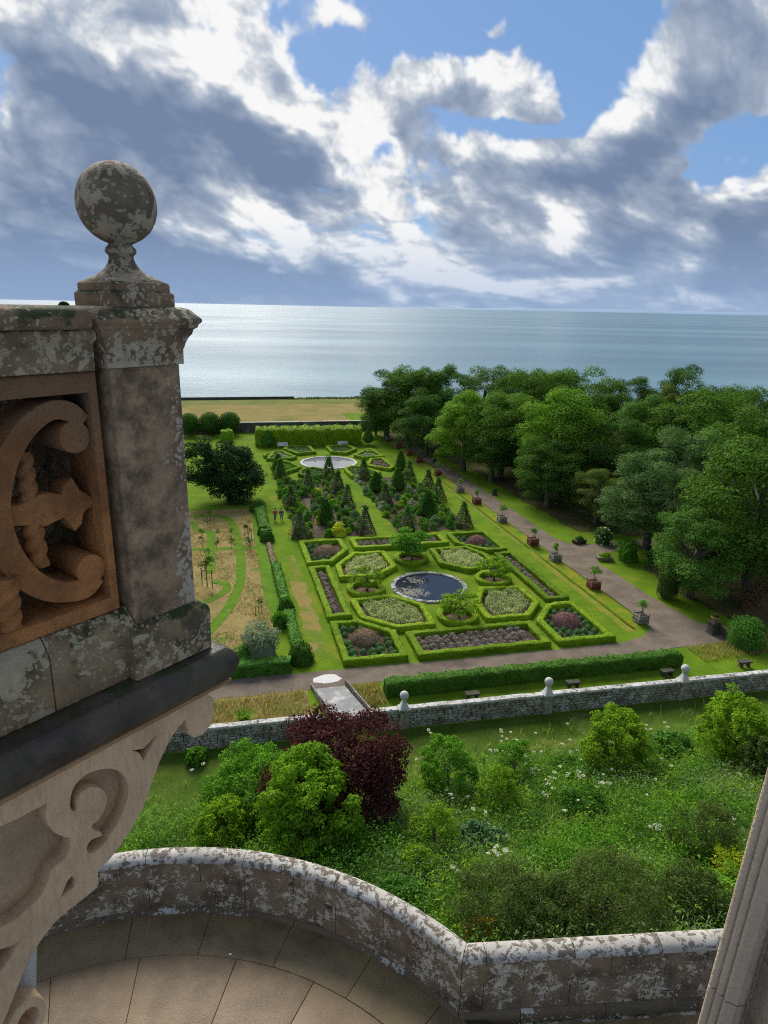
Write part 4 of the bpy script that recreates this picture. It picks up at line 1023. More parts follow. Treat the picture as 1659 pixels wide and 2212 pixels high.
for a_, c_ in secs:
    bb = MB(); p = [(a_, wu(a_) - .16), (c_, wu(c_) - .16), (c_, wu(c_) + .2), (a_, wu(a_) + .2)]
    bb.rings([np.array([W3(v, u, z) for v, u in p]) for z in (-.5, WH)]); chw(bb.build('core', m_mort))
stones = []; g = np.random.default_rng(21)
piers = [10.7, 20.6, 30.8, 42.0, 54.0]
z = -.30
while z < WH - .05:
    hz = g.uniform(.14, .25)
    for a_, c_ in secs:
        v = a_
        while v < c_:
            wz = g.uniform(.28, .70)
            stones.append((v, min(v + wz, c_), z, min(z + hz, WH - .01), g.uniform(.015, .06), g.uniform(-.02, .02)))
            v += wz
    z += hz
stones.sort(key=lambda s: abs((s[0] + s[1]) / 2 - 14) - (s[1] - s[0]) * 3)
def stone_block(bb, s):
    v0, v1, z0, z1, pr, ti = s; gp = .012; u0_ = wu(v0) - .16; u1_ = wu(v1) - .16
    a = [W3(v0 + gp, u0_ + .02, z0 + gp), W3(v1 - gp, u1_ + .02, z0 + gp), W3(v1 - gp, u1_ + .02, z1 - gp), W3(v0 + gp, u0_ + .02, z1 - gp)]
    i_ = .025
    c_ = [W3(v0 + gp + i_, u0_ - pr, z0 + gp + i_ * .8), W3(v1 - gp - i_, u1_ - pr + ti, z0 + gp + i_ * .7), W3(v1 - gp - i_, u1_ - pr + ti, z1 - gp - i_ * .7), W3(v0 + gp + i_, u0_ - pr, z1 - gp - i_)]
    bb.rings([np.array(a), np.array(c_)])
for s in stones[:300]: bb = MB(); stone_block(bb, s); chw(bb.build('stone', m_rub))
bb = MB()
for s in stones[300:]: stone_block(bb, s)
tag(chw(bb.build('rubble_stones', m_rub)), kind='stuff')
for a_, c_ in secs:
    v = a_; k = 0
    while v < c_:
        w_ = min(g.uniform(.7, 1.2), c_ - v); dz = g.uniform(-.015, .02); p = [(v + .006, wu(v) - .24), (v + w_ - .006, wu(v + w_) - .24), (v + w_ - .006, wu(v + w_) + .26), (v + .006, wu(v) + .26)]
        bb = MB(); bb.rings([np.array([W3(x, y, zz) for x, y in p]) for zz in (WH + .002, WH + .09 + dz)] + [np.array([W3(x, y + (.05 if k_ < 2 else -.05), WH + .14 + dz) for k_, (x, y) in enumerate(p)])]); chw(bb.build('coping_stone', m_wcop, bevel=.015)); v += w_; k += 1
m_fball = stone('finial_stone', (.50, .49, .46), (.34, .33, .30), lichen=.2, pale=(.66, .65, .62), scale=3.0)
for v in piers:
    u_ = wu(v) - .05; c_ = W3(v, u_); rz = GA - .045
    def stk(h, prof): return MB().stack(-h, h, -h, h, prof)
    e = stk(.30, [(0, -.4), (0, 1.28), (.05, 1.30), (.06, 1.40), (.03, 1.44)]).build('pier', m_rub, bevel=.02)
    tp_ = stk(.30, [(.05, 1.44), (.02, 1.47), (-.06, 1.58), (-.15, 1.82), (-.19, 1.98), (-.15, 2.02), (-.16, 2.06)]).build('pier_cap', m_fball, e, bevel=.015)
    t = np.linspace(0, math.pi, 14)
    MB().lathe([(max(.004, .29 * math.sin(x)), -.29 * math.cos(x)) for x in t], 22, (0, 0, 2.32)).build('ball', m_fball, e, smooth=True)
    e.parent = gw; e.location = c_ - np.array(gw.location); e.rotation_euler = (0, 0, rz)
for o in gw.children: pass
# gate pier blocks at the left end of the wall
wp = tag(empty('gate_block', tuple(W3(-3.0, 36.6, 0)), GA), 'pale squared stone block on the garden wall under the bracket', 'stone block')
MB().stack(-.9, .9, -.35, .35, [(0, -.3), (0, 1.30), (.06, 1.32), (.06, 1.55), (.02, 1.60)]).build('block', m_wcop, wp, bevel=.02)
# stone seats on the grass behind the wall
for k, (x, y, lb) in enumerate(((1020, 1510, 'nearest the steps'), (1237, 1485, 'second from the steps'), (1440, 1460, 'at the end of the long hedge'), (1607, 1440, 'farthest right on the curved grass bank'))):
    v, u = VU(x, y); e = empty('stone_bench', tuple(W3(v, u)), GA - .04)
    MB().stack(-.48, .48, -.24, .24, [(0, .40), (.02, .42), (.02, .50), (0, .52)]).build('slab', m_mort, e, bevel=.01)
    for s_ in (-.3, .3): MB().stack(s_ - .08, s_ + .08, -.18, .18, [(.02, 0), (0, .06), (0, .36), (.02, .399)]).build('leg', m_mort, e, bevel=.01)
    tag(e, f'grey stone bench on the grass behind the wall, {lb}', 'bench', 'stone benches')

# ------------------------------------------------------------------ near parterre
def bed(name, poly, z=.03): return sheet(name, poly, m_soil, z, .03, .5)
HW, HH_ = .55, .50
corner_beds = {
    'front left': [(8.3, 43.9), (13.3, 43.7), (13.45, 48.0), (10.8, 50.6), (8.4, 50.7)],
    'front right': [(25.9, 43.4), (30.95, 43.2), (31.0, 50.4), (28.3, 50.3), (25.9, 47.5)],
    'back left': [(8.3, 71.4), (13.2, 71.3), (13.3, 67.7), (11.0, 64.4), (8.3, 64.4)],
    'back right': [(25.8, 71.0), (30.8, 70.9), (30.8, 64.5), (28.3, 64.5), (25.7, 67.4)]}
long_beds = {
    'left': square(8.35, 10.5, 51.5, 63.4), 'right': square(28.8, 31.0, 51.1, 63.6),
    'front': [(14.1, 43.6), (25.2, 43.4), (25.3, 47.4), (14.2, 47.6)], 'back': [(14.1, 67.9), (25.0, 67.7), (25.0, 71.1), (14.1, 71.2)]}
hex_beds = {
    'front left': [(10.9, 54.8), (15.0, 55.1), (17.4, 52.4), (17.1, 48.4), (13.6, 48.4), (11.1, 50.9)],
    'front right': [(23.6, 55.0), (27.8, 54.7), (27.9, 50.8), (25.7, 48.3), (21.7, 48.4), (21.9, 51.9)],
    'back left': [(10.9, 60.0), (14.8, 59.7), (17.3, 61.9), (17.1, 66.5), (13.5, 66.6), (11.1, 63.4)],
    'back right': [(21.9, 61.8), (24.2, 59.5), (27.8, 60.0), (27.9, 63.4), (26.6, 66.2), (22.2, 66.3)]}
rounds = {'front': (19.6, 50.0), 'left': (13.0, 57.3), 'right': (26.0, 57.2), 'back': (19.5, 64.3)}
lav_mesh = [bush(MB(), (0, 0, 0), (.42, .42, .40), 420, .10, 300 + k, depth=.3, rnd=.9).mesh('lavender', L_lav) for k in range(3)]
ball_mesh = [bush(MB(), (0, 0, 0), (.36, .36, .44), 260, .10, 320 + k, depth=.15).mesh('box_ball', L_bball) for k in range(2)]
def mound(name, me, v, u, sc, label, cat, group, z=.03, rz=None):
    o = bpy.data.objects.new(name, me); col.objects.link(o)
    tag(o, label, cat, group)
    return place(o, tuple(W3(v, u, z)), g.uniform(0, 6) if rz is None else rz, sc)
for k, (nm, pl) in enumerate(corner_beds.items()):
    hedge(pl, HW, HH_, f'clipped box hedge edging the {nm} corner bed of the near parterre', name='box_hedge', group='near parterre hedges')
    bed('flower_bed', offset_poly(np.array(pl) if np.sum(np.array(pl)[:, 0] * np.roll(np.array(pl)[:, 1], -1) - np.roll(np.array(pl)[:, 0], -1) * np.array(pl)[:, 1]) > 0 else np.array(pl)[::-1], -.3))
    ar = np.array(pl) if np.sum(np.array(pl)[:, 0] * np.roll(np.array(pl)[:, 1], -1) - np.roll(np.array(pl)[:, 0], -1) * np.array(pl)[:, 1]) > 0 else np.array(pl)[::-1]
    inn = [tuple(q) for q in offset_poly(ar, -1.0)]
    cv, cu_ = np.mean(inn, 0); cu_ += .15 if 'front' in nm else -.1
    bb = bush(MB(), (0, 0, 0), (1.30, 1.15, 1.0), 4200, .10, 340 + k, depth=.4, rnd=.9)
    o = bb.build('mauve_shrub', leaf_mat(f'mauve_{k}', *(((.105, .060, .066), (.190, .105, .115), (.27, .175, .165)) if 'right' in nm else ((.105, .075, .062), (.170, .122, .098), (.25, .195, .15))), .25)); place(o, tuple(W3(cv, cu_, .03)))
    tag(o, f'rounded {"pink" if "right" in nm else "dusky mauve"} shrub in the middle of the {nm} corner bed', 'shrub', 'mauve dome shrubs')
    for a_ in np.arange(min(q[0] for q in inn), max(q[0] for q in inn) + .1, .78):
        for c_ in np.arange(min(q[1] for q in inn), max(q[1] for q in inn) + .1, .78):
            a2, c2_ = a_ + g.uniform(-.1, .1), c_ + g.uniform(-.1, .1)
            if inside((a2, c2_), [tuple(q) for q in offset_poly(ar, -.85)]) and ((a2 - cv) / 1.5) ** 2 + ((c2_ - cu_) / 1.35) ** 2 > 1:
                mound('box_ball', ball_mesh[int(g.integers(2))], a2, c2_, g.uniform(.8, 1.1), f'small clipped blue-green box ball in the {nm} corner bed', 'box ball', f'box balls of the {nm} corner bed')
for nm, pl in long_beds.items():
    hedge(pl, HW, HH_, f'clipped box hedge framing the long lavender bed at the {nm} of the near parterre', name='box_hedge', group='near parterre hedges')
    v0, v1, u0_, u1_ = min(q[0] for q in pl), max(q[0] for q in pl), min(q[1] for q in pl), max(q[1] for q in pl)
    bed('flower_bed', square(v0 + .3, v1 - .3, u0_ + .3, u1_ - .3))
    for a_ in np.arange(v0 + 1.0, v1 - .85, .72):
        for c_ in np.arange(u0_ + 1.0, u1_ - .85, .72):
            mound('lavender', lav_mesh[int(g.integers(3))], a_ + g.uniform(-.1, .1), c_ + g.uniform(-.1, .1), g.uniform(.85, 1.15), f'grey-mauve lavender mound in the {nm} bed of the near parterre', 'lavender', f'lavender of the {nm} bed')
def fill_bed(name, pl, n, leaf, mat, h, label, cat='planting', seed=0):
    """loose planting that nobody could count, filling an outline"""
    gg = np.random.default_rng(seed); p = np.array(pl); lo, hi = p.min(0), p.max(0)
    q_ = gg.uniform(lo, hi, (n * 3, 2)); ok = [inside(x, pl) for x in q_]; q_ = q_[np.array(ok)][:n]
    hh_ = h * (.72 + .4 * fnoise(q_[:, 0] * 2.2, q_[:, 1] * 2.2, 1.4, seed)) * gg.uniform(.6, 1.0, len(q_))
    P = W3s(q_[:, 0], q_[:, 1], 0); P[:, 2] = .03 + hh_
    b = MB().leaves(P, np.tile([0, 0, 1.0], (len(P), 1)), leaf, rnd=.8, seed=seed)
    b.blades(P[::6] * [1, 1, 0] + [0, 0, .03], h * .8, leaf * .4, .3, seed)
    return tag(b.build(name, mat), label, cat, kind='stuff')
for k, (nm, pl) in enumerate(hex_beds.items()):
    hedge(pl, HW, HH_, f'clipped box hedge round the six-sided {nm} bed of pale plumes', name='box_hedge', group='near parterre hedges')
    ar = np.array(pl) if np.sum(np.array(pl)[:, 0] * np.roll(np.array(pl)[:, 1], -1) - np.roll(np.array(pl)[:, 0], -1) * np.array(pl)[:, 1]) > 0 else np.array(pl)[::-1]
    bed('flower_bed', offset_poly(ar, -.3))
    fill_bed('pale_plumes', [tuple(q) for q in offset_poly(ar, -.95)], 2600, .13, L_pale, .75, f'pale feathery planting in the six-sided {nm} bed', seed=400 + k)
acer = []
for k in range(2):
    cl_ = dome_clumps(24 if k == 0 else 30, 1.6, 1.6, .55, 1.9 if k == 0 else 2.4, .36 if k == 0 else .5, 500 + k, .6)
    acer.append((trunk_mesh('trunk', 1.2, .09, 7, 1.5, 1.2, m_bark, 510 + k), clumpy(MB(), cl_, 62 if k == 0 else 150, .17, 520 + k, .5, .35, .15).mesh('crown', L_lime if k == 0 else L_green)))
for k, (nm, (v, u)) in enumerate(rounds.items()):
    hedge(circle(v, u, 1.85), .55, .45, f'ring-shaped box hedge at the {nm} of the near pond', name='box_hedge', group='ring hedges')
    sheet('flower_bed', circle(v, u, 1.4), two_tone('bed_mulch', (.16, .11, .07), (.10, .075, .05), 1.5), .03, .02, .3)
    a_ = acer[1 if nm == 'back' else 0]
    e = thing_pair('small_maple', [('trunk', a_[0]), ('crown', a_[1])], f'small spreading pale green tree inside the ring hedge at the {nm} of the pond', 'tree', 'small trees round the pond')
    place(e, tuple(W3(v + .1, u, .03)), k * 1.7, {'front': 1.25, 'left': 1.15, 'right': 1.2, 'back': 1.35}[nm])
# pond
m_rim = stone('pond_rim_stone', (.34, .33, .30), (.18, .17, .15), lichen=.2, pale=(.52, .51, .47), scale=2.0, moss=.2)
def pond(c, r, rim, label, name, colr, basin, nst, rim_mat=None):
    e = empty(name, tuple(W3(*c)), GA)
    for k in range(nst):
        a0, a1 = k / nst * 2 * math.pi + .004, (k + 1) / nst * 2 * math.pi - .004; t = np.linspace(a0, a1, 5)
        ring = np.array([[(r + rim) * math.cos(x), (r + rim) * math.sin(x)] for x in t] + [[r * math.cos(x), r * math.sin(x)] for x in t[::-1]])
        n_ = len(ring); b = MB(); b.add(np.vstack([np.c_[ring, np.full(n_, -.3)], np.c_[ring, np.full(n_, .16)]]), [np.array([[j, (j + 1) % n_, (j + 1) % n_ + n_, j + n_] for j in range(n_)]), np.array([[j, j + 1, 8 - j, 9 - j] for j in range(4)]) + n_])
        b.build('rim_stone', rim_mat or m_rim, e, bevel=.02)
    t = np.linspace(0, 2 * math.pi, 64, endpoint=False)
    MB().fan(np.stack([(r + .02) * np.cos(t), (r + .02) * np.sin(t), np.full(64, basin)], 1)).build('water', water_mat(name + '_water', colr, .02, .015), e)
    return tag(e, label, 'pond')
pn = pond((19.2, 56.9), 3.30, .42, 'round stone-rimmed pond with dark water in the near parterre', 'pond', (.018, .022, .030), .06, 28)
b = MB(); gg = np.random.default_rng(9); q_ = gg.normal(0, 1, (260, 2)) * [.75, .5]; P = np.c_[q_ + [-1.9, -.9], np.full(260, .068)]
q2 = gg.normal(0, 1, (90, 2)) * [.5, .5] + [-1.0, 1.9]; P = np.vstack([P, np.c_[q2, np.full(90, .068)]])
P = P[np.hypot(P[:, 0], P[:, 1]) < 3.1]
o = b.leaves(P, np.tile([0, 0, 1.], (len(P), 1)), .20, .9, .0, .03, 4).build('water_lilies', leaf_mat('lily_pad', (.05, .05, .04), (.09, .09, .075), (.14, .14, .125), .05, .4)); o.matrix_world = Matrix.Translation(Vector(W3(19.2, 56.9))) @ Matrix.Rotation(GA, 4, 'Z')
tag(o, 'patch of pale water lily pads floating in the near pond', 'water lilies', kind='stuff')
pond((18.4, 111.6), 4.45, .45, 'large round pond with white rim and pale sky-tinted water beyond the rose beds', 'pond', (.17, .18, .19), .05, 32, m_wcop)  # water colour lightened to paint in part of the sky's reflection

# ------------------------------------------------------------------ other hedges
hedge([(10.4, 39.5), (22, 39.3), (33.6, 38.9)], .95, 1.15, 'long dark clipped hedge between the gravel path and the stone seats', closed=False, mat=L_dark, leaf=.11, dens=110, rough=.05)
hedge([(-4, 44.5), (4.4, 44.4)], 1.1, .95, 'glossy green clipped hedge along the path left of the puddle', closed=False, mat=L_priv, leaf=.15, dens=90, rough=.06)
hedge([(4.9, 74.5), (4.8, 84.5)], 1.2, .9, 'fresh green hedge beside the two walkers', closed=False, mat=L_priv, leaf=.16, dens=70, rough=.06)
hedge([(5.15, 55.5), (5.1, 64.5)], .8, .75, 'narrow green hedge between orchard and worn grass walk', closed=False, mat=L_priv, leaf=.15, dens=80, rough=.07)
hedge([(5.2, 46.5), (5.2, 53.2)], .8, .8, 'narrow green hedge running from the path corner to the dark ball', closed=False, mat=L_priv, leaf=.15, dens=90, rough=.07)
hedge([(5.0, 65.0), (4.95, 71.8)], .5, .35, 'low brown leafless hedge between orchard and grass walk', closed=False, mat=leaf_mat('brown_hedge', (.06, .048, .03), (.11, .085, .05), (.16, .13, .07), .15), leaf=.12, dens=60, rough=.06)
for k, (v, u, r, lb) in enumerate(((4.9, 73.2, .85, 'where the brown hedge begins'), (4.7, 75.6, .75, 'second beside the walkers hedge'), (5.1, 54.4, .80, 'half way along the grass walk'), (5.3, 45.4, 1.05, 'at the path corner beside the puddle'), (4.6, 85.3, 1.1, 'at the foot of the dark yew'))):
    o = bush(MB(), (0, 0, 0), (r, r, r * 1.5), 1500, .15, 600 + k, depth=.14).build('clipped_ball', L_dark); place(o, tuple(W3(v, u)))
    tag(o, f'dark clipped ball bush {lb}', 'bush', 'dark ball bushes')
# far end of the garden
hedge([(7.1, 129.5), (27.6, 128.4)], 5.0, 3.2, 'broad tall clipped hedge with sunlit top closing the far garden', closed=False, mat=L_box, leaf=.28, dens=24, rough=.10)
hedge([(0.6, 133.5), (2.9, 133.3)], 2.2, 2.2, 'small square yellow-green hedge left of the tall far hedge', closed=False, mat=L_lime, leaf=.26, dens=26, rough=.08)
def topiary(v, u, r, h, label, mat=None, cone=1.0, name='topiary', sc_leaf=.18, n=1500, seed=0, group='topiary trees', stem=.5):
    gg = np.random.default_rng(seed); f = gg.random(n) ** .8; t = gg.uniform(0, 2 * math.pi, n)
    rad = r * (1 - cone * f ** 1.6) * (np.clip(f / .12, .55, 1)) * gg.uniform(.86, 1.05, n) + .05
    P = np.stack([rad * np.cos(t), rad * np.sin(t), stem + f * (h - stem)], 1); N_ = np.stack([np.cos(t), np.sin(t), np.full(n, .5)], 1)
    zz = np.linspace(0, 1, 7); b = MB().lathe([(max(.02, r * .8 * (1 - cone * z_ ** 1.6) * min(1, .55 + z_ * 4)), stem + z_ * (h - stem) * .95) for z_ in zz], 12)
    e = thing_pair(name, [('trunk', MB().tube([(0, 0, 0), (0, 0, stem + .2)], .09, 6).mesh('trunk', m_bark)), ('crown', b.leaves(P, N_, sc_leaf, rnd=.5, seed=seed).mesh('crown', mat or L_priv))], label, 'topiary', group)
    return place(e, tuple(W3(v, u)))
topiary(9.2, 126.6, 1.35, 3.3, 'clipped cone in front of the left end of the tall far hedge', seed=1)
topiary(28.6, 126.0, 1.25, 3.5, 'clipped cone tree at the right end of the tall far hedge', seed=2)
for k, (x, r, nm) in enumerate(((411, 2.1, 'left'), (455, 2.25, 'middle'), (497, 2.25, 'right'))):
    v, u = VU(x, 938); gg = sphere_pts(2600, False, 30 + k)
    b = MB().leaves(gg * [r, r, r * .95] * np.random.default_rng(k).uniform(.9, 1.03, (2600, 1)) + [0, 0, 2.6], gg, .22, rnd=.5, seed=k)
    t = np.linspace(.05, math.pi - .05, 8); b.lathe([(r * .86 * math.sin(x_), 2.6 - r * .82 * math.cos(x_)) for x_ in t], 14)
    e = thing_pair('round_tree', [('trunk', MB().tube([(0, 0, 0), (0, 0, 1.4)], .16, 6).mesh('trunk', m_bark)), ('crown', b.mesh('crown', L_dark))], f'ball-clipped dark green tree by the far wall, {nm} of three', 'tree', 'round trees by the far wall'); place(e, tuple(W3(v, 140.5)), k)
# far wall and field edge wall
fw = tag(empty('far_wall', tuple(W3(10, 143))), 'dark stone wall with pale coping between garden and field', 'wall')
def on(o, par): o.parent = par; o.matrix_parent_inverse = Matrix.Translation(-Vector(par.location)); return o
p = [(-40, 143.8), (36, 141.9), (36, 142.4), (-40, 144.3)]
on(MB().rings([np.array([W3(v, u, z) for v, u in p]) for z in (-.2, 2.0)]).build('masonry', stone('dark_masonry', (.105, .092, .080), (.045, .040, .036), scale=.9, world_pos=True, lichen=.12, pale=(.25, .22, .2))), fw)
p = [(-40, 143.7), (36, 141.8), (36, 142.5), (-40, 144.4)]
on(MB().rings([np.array([W3(v, u, z) for v, u in p]) for z in (2.002, 2.14)]).build('coping', m_wcop), fw)
b = MB(); p = [(-60, 195.4), (22, 194.2), (22, 194.7), (-60, 195.9)]
tag(b.rings([np.array([W3(v, u, z) for v, u in p]) for z in (-.3, .75)]).build('shore_wall', m_mort), 'low dark wall along the seaward edge of the field', 'wall')
gg = np.random.default_rng(77); q_ = np.c_[gg.uniform(20, 48, 1600), 194.4 + gg.normal(0, .7, 1600)]; P = W3s(q_[:, 0], q_[:, 1], 0); P[:, 2] = gg.uniform(.0, .55, 1600) * (0.6 + .4 * fnoise(q_[:, 0], q_[:, 1], .9))
tag(MB().leaves(P, np.tile([0, 0, 1.], (1600, 1)), .45, rnd=.7, seed=2).build('shore_scrub', L_moor), 'low dark scrub along the shore beyond the field', 'scrub', kind='stuff')
# white benches and urn in front of the tall hedge
m_wht = plain('white_paint', (.80, .80, .79), .5, .04)
for k, (v, u, nm) in enumerate(((11.9, 125.6, 'left'), (23.4, 125.2, 'right'))):
    e = empty('garden_bench', tuple(W3(v, u)), GA)
    for j in range(4): MB().box(-.95, .95, -.28 + j * .13, -.18 + j * .13, .42, .455).build('seat_slat', m_wht, e)
    for j in range(4): MB().box(-.95, .95, .24 + j * .02, .265 + j * .02, .52 + j * .13, .61 + j * .13).build('back_slat', m_wht, e)
    for sx in (-.9, .86):
        MB().box(sx, sx + .06, -.28, -.22, 0, .66).build('leg', m_wht, e); MB().box(sx, sx + .06, .22, .28, 0, 1.0).build('leg', m_wht, e); MB().box(sx - .01, sx + .07, -.30, .25, .662, .70).build('armrest', m_wht, e)
    tag(e, f'white slatted garden bench before the tall far hedge, {nm} of two', 'bench', 'white benches')
m_terra = plain('terracotta', (.26, .13, .075), .8, .2)
o = MB().lathe([(.16, 0), (.2, .04), (.24, .3), (.34, .62), (.38, .68), (.36, .72), (.30, .70)], 18).build('urn', m_terra); place(o, tuple(W3(17.7, 125.4))); tag(o, 'terracotta urn between the two white benches', 'urn')
# far parterre: hedged beds round the large pond
far = {'far left': [c4p(470, 556), c4p(505, 515), c4p(560, 512), c4p(636, 545), c4p(590, 556)],
       'back left': [c4p(560, 500), c4p(590, 485), c4p(705, 482), c4p(740, 518), c4p(640, 527)],
       'back right': [c4p(790, 486), c4p(910, 477), c4p(960, 500), c4p(905, 524), c4p(818, 518)],
       'far right': [c4p(942, 536), c4p(1010, 500), c4p(1040, 500), c4p(1110, 543), c4p(985, 547)],
       'right': [c4p(1012, 585), c4p(1030, 555), c4p(1105, 550), c4p(1165, 598), c4p(1140, 612), c4p(1030, 595)],
       'front right': [c4p(888, 610), c4p(920, 595), c4p(985, 595), c4p(1090, 628), c4p(1060, 650), c4p(925, 650)],
       'front left': [c4p(642, 640), c4p(650, 620), c4p(720, 600), c4p(790, 612), c4p(800, 640), c4p(730, 655)],
       'left': [c4p(490, 590), c4p(570, 565), c4p(610, 575), c4p(662, 602), c4p(575, 630), c4p(510, 625)]}
for k, (nm, pl) in enumerate(far.items()):
    hedge(pl, .55, .55, f'low box hedge round the {nm} bed beside the large far pond', name='box_hedge', group='far parterre hedges', leaf=.12, dens=70)
    ar = np.array(pl) if np.sum(np.array(pl)[:, 0] * np.roll(np.array(pl)[:, 1], -1) - np.roll(np.array(pl)[:, 0], -1) * np.array(pl)[:, 1]) > 0 else np.array(pl)[::-1]
    bed('flower_bed', offset_poly(ar, -.25))
    mt = [L_silver, L_bball, L_bball, L_silver, L_lav, L_bball, L_bball, L_green][k]
    fill_bed('bed_planting', [tuple(q) for q in offset_poly(ar, -.7)], 700, .24, mt, .45, f'low grey-green planting in the {nm} bed by the large far pond', seed=700 + k)
for k, (v, u, nm) in enumerate(((8.6, 117.8, 'left'), (27.5, 118.6, 'right'))):
    hedge(square(v - .9, v + .9, u - .9, u + .9), .4, .55, f'small square box hedge at the far {nm} of the large pond', name='box_hedge', group='far parterre hedges', leaf=.12, dens=70)

# ------------------------------------------------------------------ rose garden: beds, obelisks, shrubs
sheet('rose_bed', square(8.3, 17.4, 73.2, 100.2), m_soil, .03, .12, .6)
sheet('rose_bed', square(20.5, 29.8, 73.2, 100.0), m_soil, .03, .12, .6)
for q in (square(10.4, 14.2, 76.4, 79.6), square(13.8, 14.6, 80, 84), square(11.2, 12.2, 84, 90), square(24.6, 25.6, 90, 97)): sheet('bed_path', q, two_tone('bed_earth', (.10, .076, .055), (.14, .108, .080), .8), .045, .15, .4)
m_ob = plain('grey_brown_timber', (.085, .066, .048), .85, .25)
def obelisk_meshes():
    h, w_ = 3.0, 1.0
    posts = []
    for sx, sy in ((-1, -1), (1, -1), (1, 1), (-1, 1)):
        posts.append(MB().tube([(sx * w_, sy * w_, 0), (sx * .05, sy * .05, h)], [.075, .05], 4).mesh('leg', m_ob))
    sl = MB()
    for f in np.arange(.10, .92, .085):
        a = w_ * (1 - f) + .05 * f + .02; z = f * h
        for (p0, p1) in (((-a, -a), (a, -a)), ((a, -a), (a, a)), ((a, a), (-a, a)), ((-a, a), (-a, -a))): sl.tube([(*p0, z), (*p1, z)], .048, 4)
    for sx, sy in ((0, -1), (1, 0), (0, 1), (-1, 0)): sl.tube([(sx * w_, sy * w_, 0), (sx * .05, sy * .05, h)], .03, 4)
    fin_ = MB().lathe([(.02, 0), (.09, .03), (.10, .10), (.05, .17), (.005, .22)], 10, (0, 0, h - .05)).mesh('finial', m_ob)
    return posts, sl.mesh('slats', m_ob), fin_
OB = obelisk_meshes()
def climber(seed, cover):
    gg = np.random.default_rng(seed); n = int(1000 * cover) + 160; f = gg.random(n) ** .9; side = gg.normal(seed * 1.3, 1.0 + cover, n)
    r = (.95 * (1 - f) + .12) * gg.uniform(.75, 1.45, n)
    P = np.stack([r * np.cos(side), r * np.sin(side), .1 + f * 3.1], 1)
    top = gg.random(n) < .16; P[top] = gg.normal(0, .24, (int(top.sum()), 3)) * [1, 1, .9] + [0, 0, 3.0]
    low = (gg.random(n) < .25) & ~top; P[low, 2] *= .35; P[low, :2] *= 1.2
    b = MB().leaves(P, np.stack([np.cos(side), np.sin(side), np.full(n, .6)], 1), .22, rnd=.7, seed=seed)
    return b.mesh('climber', L_rose)
obs = [(655, 975, .35, 'left front corner of the left rose bed'), (1012, 950, .25, 'right front corner of the left rose bed'), (607, 810, .5, 'left edge of the left rose bed, second row'), (912, 805, .5, 'right edge of the left rose bed, second row'),
       (700, 715, .6, 'middle of the left rose bed, third row'), (862, 735, .5, 'centre right of the left rose bed, third row'), (812, 650, .9, 'back right of the left rose bed'), (550, 650, 1.3, 'back left of the left rose bed'),
       (1235, 938, .35, 'left front corner of the right rose bed'), (1542, 915, .5, 'right front corner of the right rose bed'), (1118, 800, .6, 'left edge of the right rose bed, second row'), (1405, 770, .5, 'right edge of the right rose bed, second row'),
       (1350, 720, .45, 'right edge of the right rose bed, third row'), (1246, 655, .7, 'back right of the right rose bed'), (1000, 652, .7, 'back left of the right rose bed')]
for k, (x, y, cv_, lb) in enumerate(obs):
    v, u = c4p(x, y); e = empty('obelisk')
    for me in OB[0]: link('leg', me, e)
    tag(link('slats', OB[1], e), kind='stuff'); link('finial', OB[2], e); tag(link('climber', climber(k + 1, cv_), e), kind='stuff')
    tag(e, f'timber trellis obelisk with climber at the {lb}', 'obelisk', 'trellis obelisks'); place(e, tuple(W3(v, u + .6, .03)), GA + g.uniform(-.1, .1), g.uniform(.92, 1.05))
for k, (x, y, r, h, lb) in enumerate(((790, 895, 1.15, 3.2, 'in the left rose bed, nearest'), (1340, 850, 1.2, 3.3, 'in the right rose bed, nearest'), (1180, 712, 1.2, 3.4, 'in the right rose bed, third row'), (1195, 605, 1.0, 3.3, 'at the back right corner of the rose garden'), (535, 620, 1.1, 3.2, 'at the back left corner of the rose garden'), (1060, 720, 1.0, 2.9, 'left side of the right rose bed'))):
    v, u = c4p(x, y); topiary(v, u, r, h, f'dark green leafy cone {lb}', L_dark, .85, 'leafy_cone', .20, 1500, 40 + k, 'leafy cones', .1)
shrub_protos = []
for k, (mt, hh_) in enumerate(((L_rose, .9), (L_green, .8), (L_silver, .7), (L_lime, .6), (L_gold, .7), (L_priv, 1.1), (L_bball, .8))):
    b = clumpy(MB(), dome_clumps(9, .55, .55, .15, hh_, .34, 800 + k, .5), 55, .18, 810 + k, .9, .7, .4)
    t = np.linspace(0, math.pi / 2, 4); b.lathe([(max(.01, .5 * math.cos(x)), hh_ * .7 * math.sin(x)) for x in t], 8, cap=False)
    shrub_protos.append(b.mesh('rose_shrub', mt))
cname = ['dull green rose bush', 'fresh green leafy shrub', 'silvery grey-green shrub', 'yellow-green low shrub', 'golden leaved shrub', 'glossy green shrub', 'blue-green shrub']
gg = np.random.default_rng(3)
for side, (v0, v1) in (('left', (8.7, 17.1)), ('right', (20.9, 29.5))):
    for row, u in enumerate(np.arange(74.0, 100, 1.9)):
        for v in np.arange(v0, v1, 1.55):
            v_, u_ = v + gg.uniform(-.5, .5), u + gg.uniform(-.5, .5)
            if side == 'left' and (10.6 < v_ < 14.2 and 76.2 < u_ < 79.8 or 11.3 < v_ < 12.1 and 84 < u_ < 90): continue
            if side == 'right' and 24.8 < v_ < 25.4 and u_ > 90: continue
            k = int(gg.choice(7, p=[.36, .2, .1, .1, .02, .14, .08]))
            lb = f'{cname[k]} in the {side} rose bed, {"near" if row < 5 else "middle" if row < 10 else "far"} part'
            o = mound('rose_shrub', shrub_protos[k], v_, u_, gg.uniform(.65, 1.2), lb, 'shrub', f'{side} rose bed shrubs')
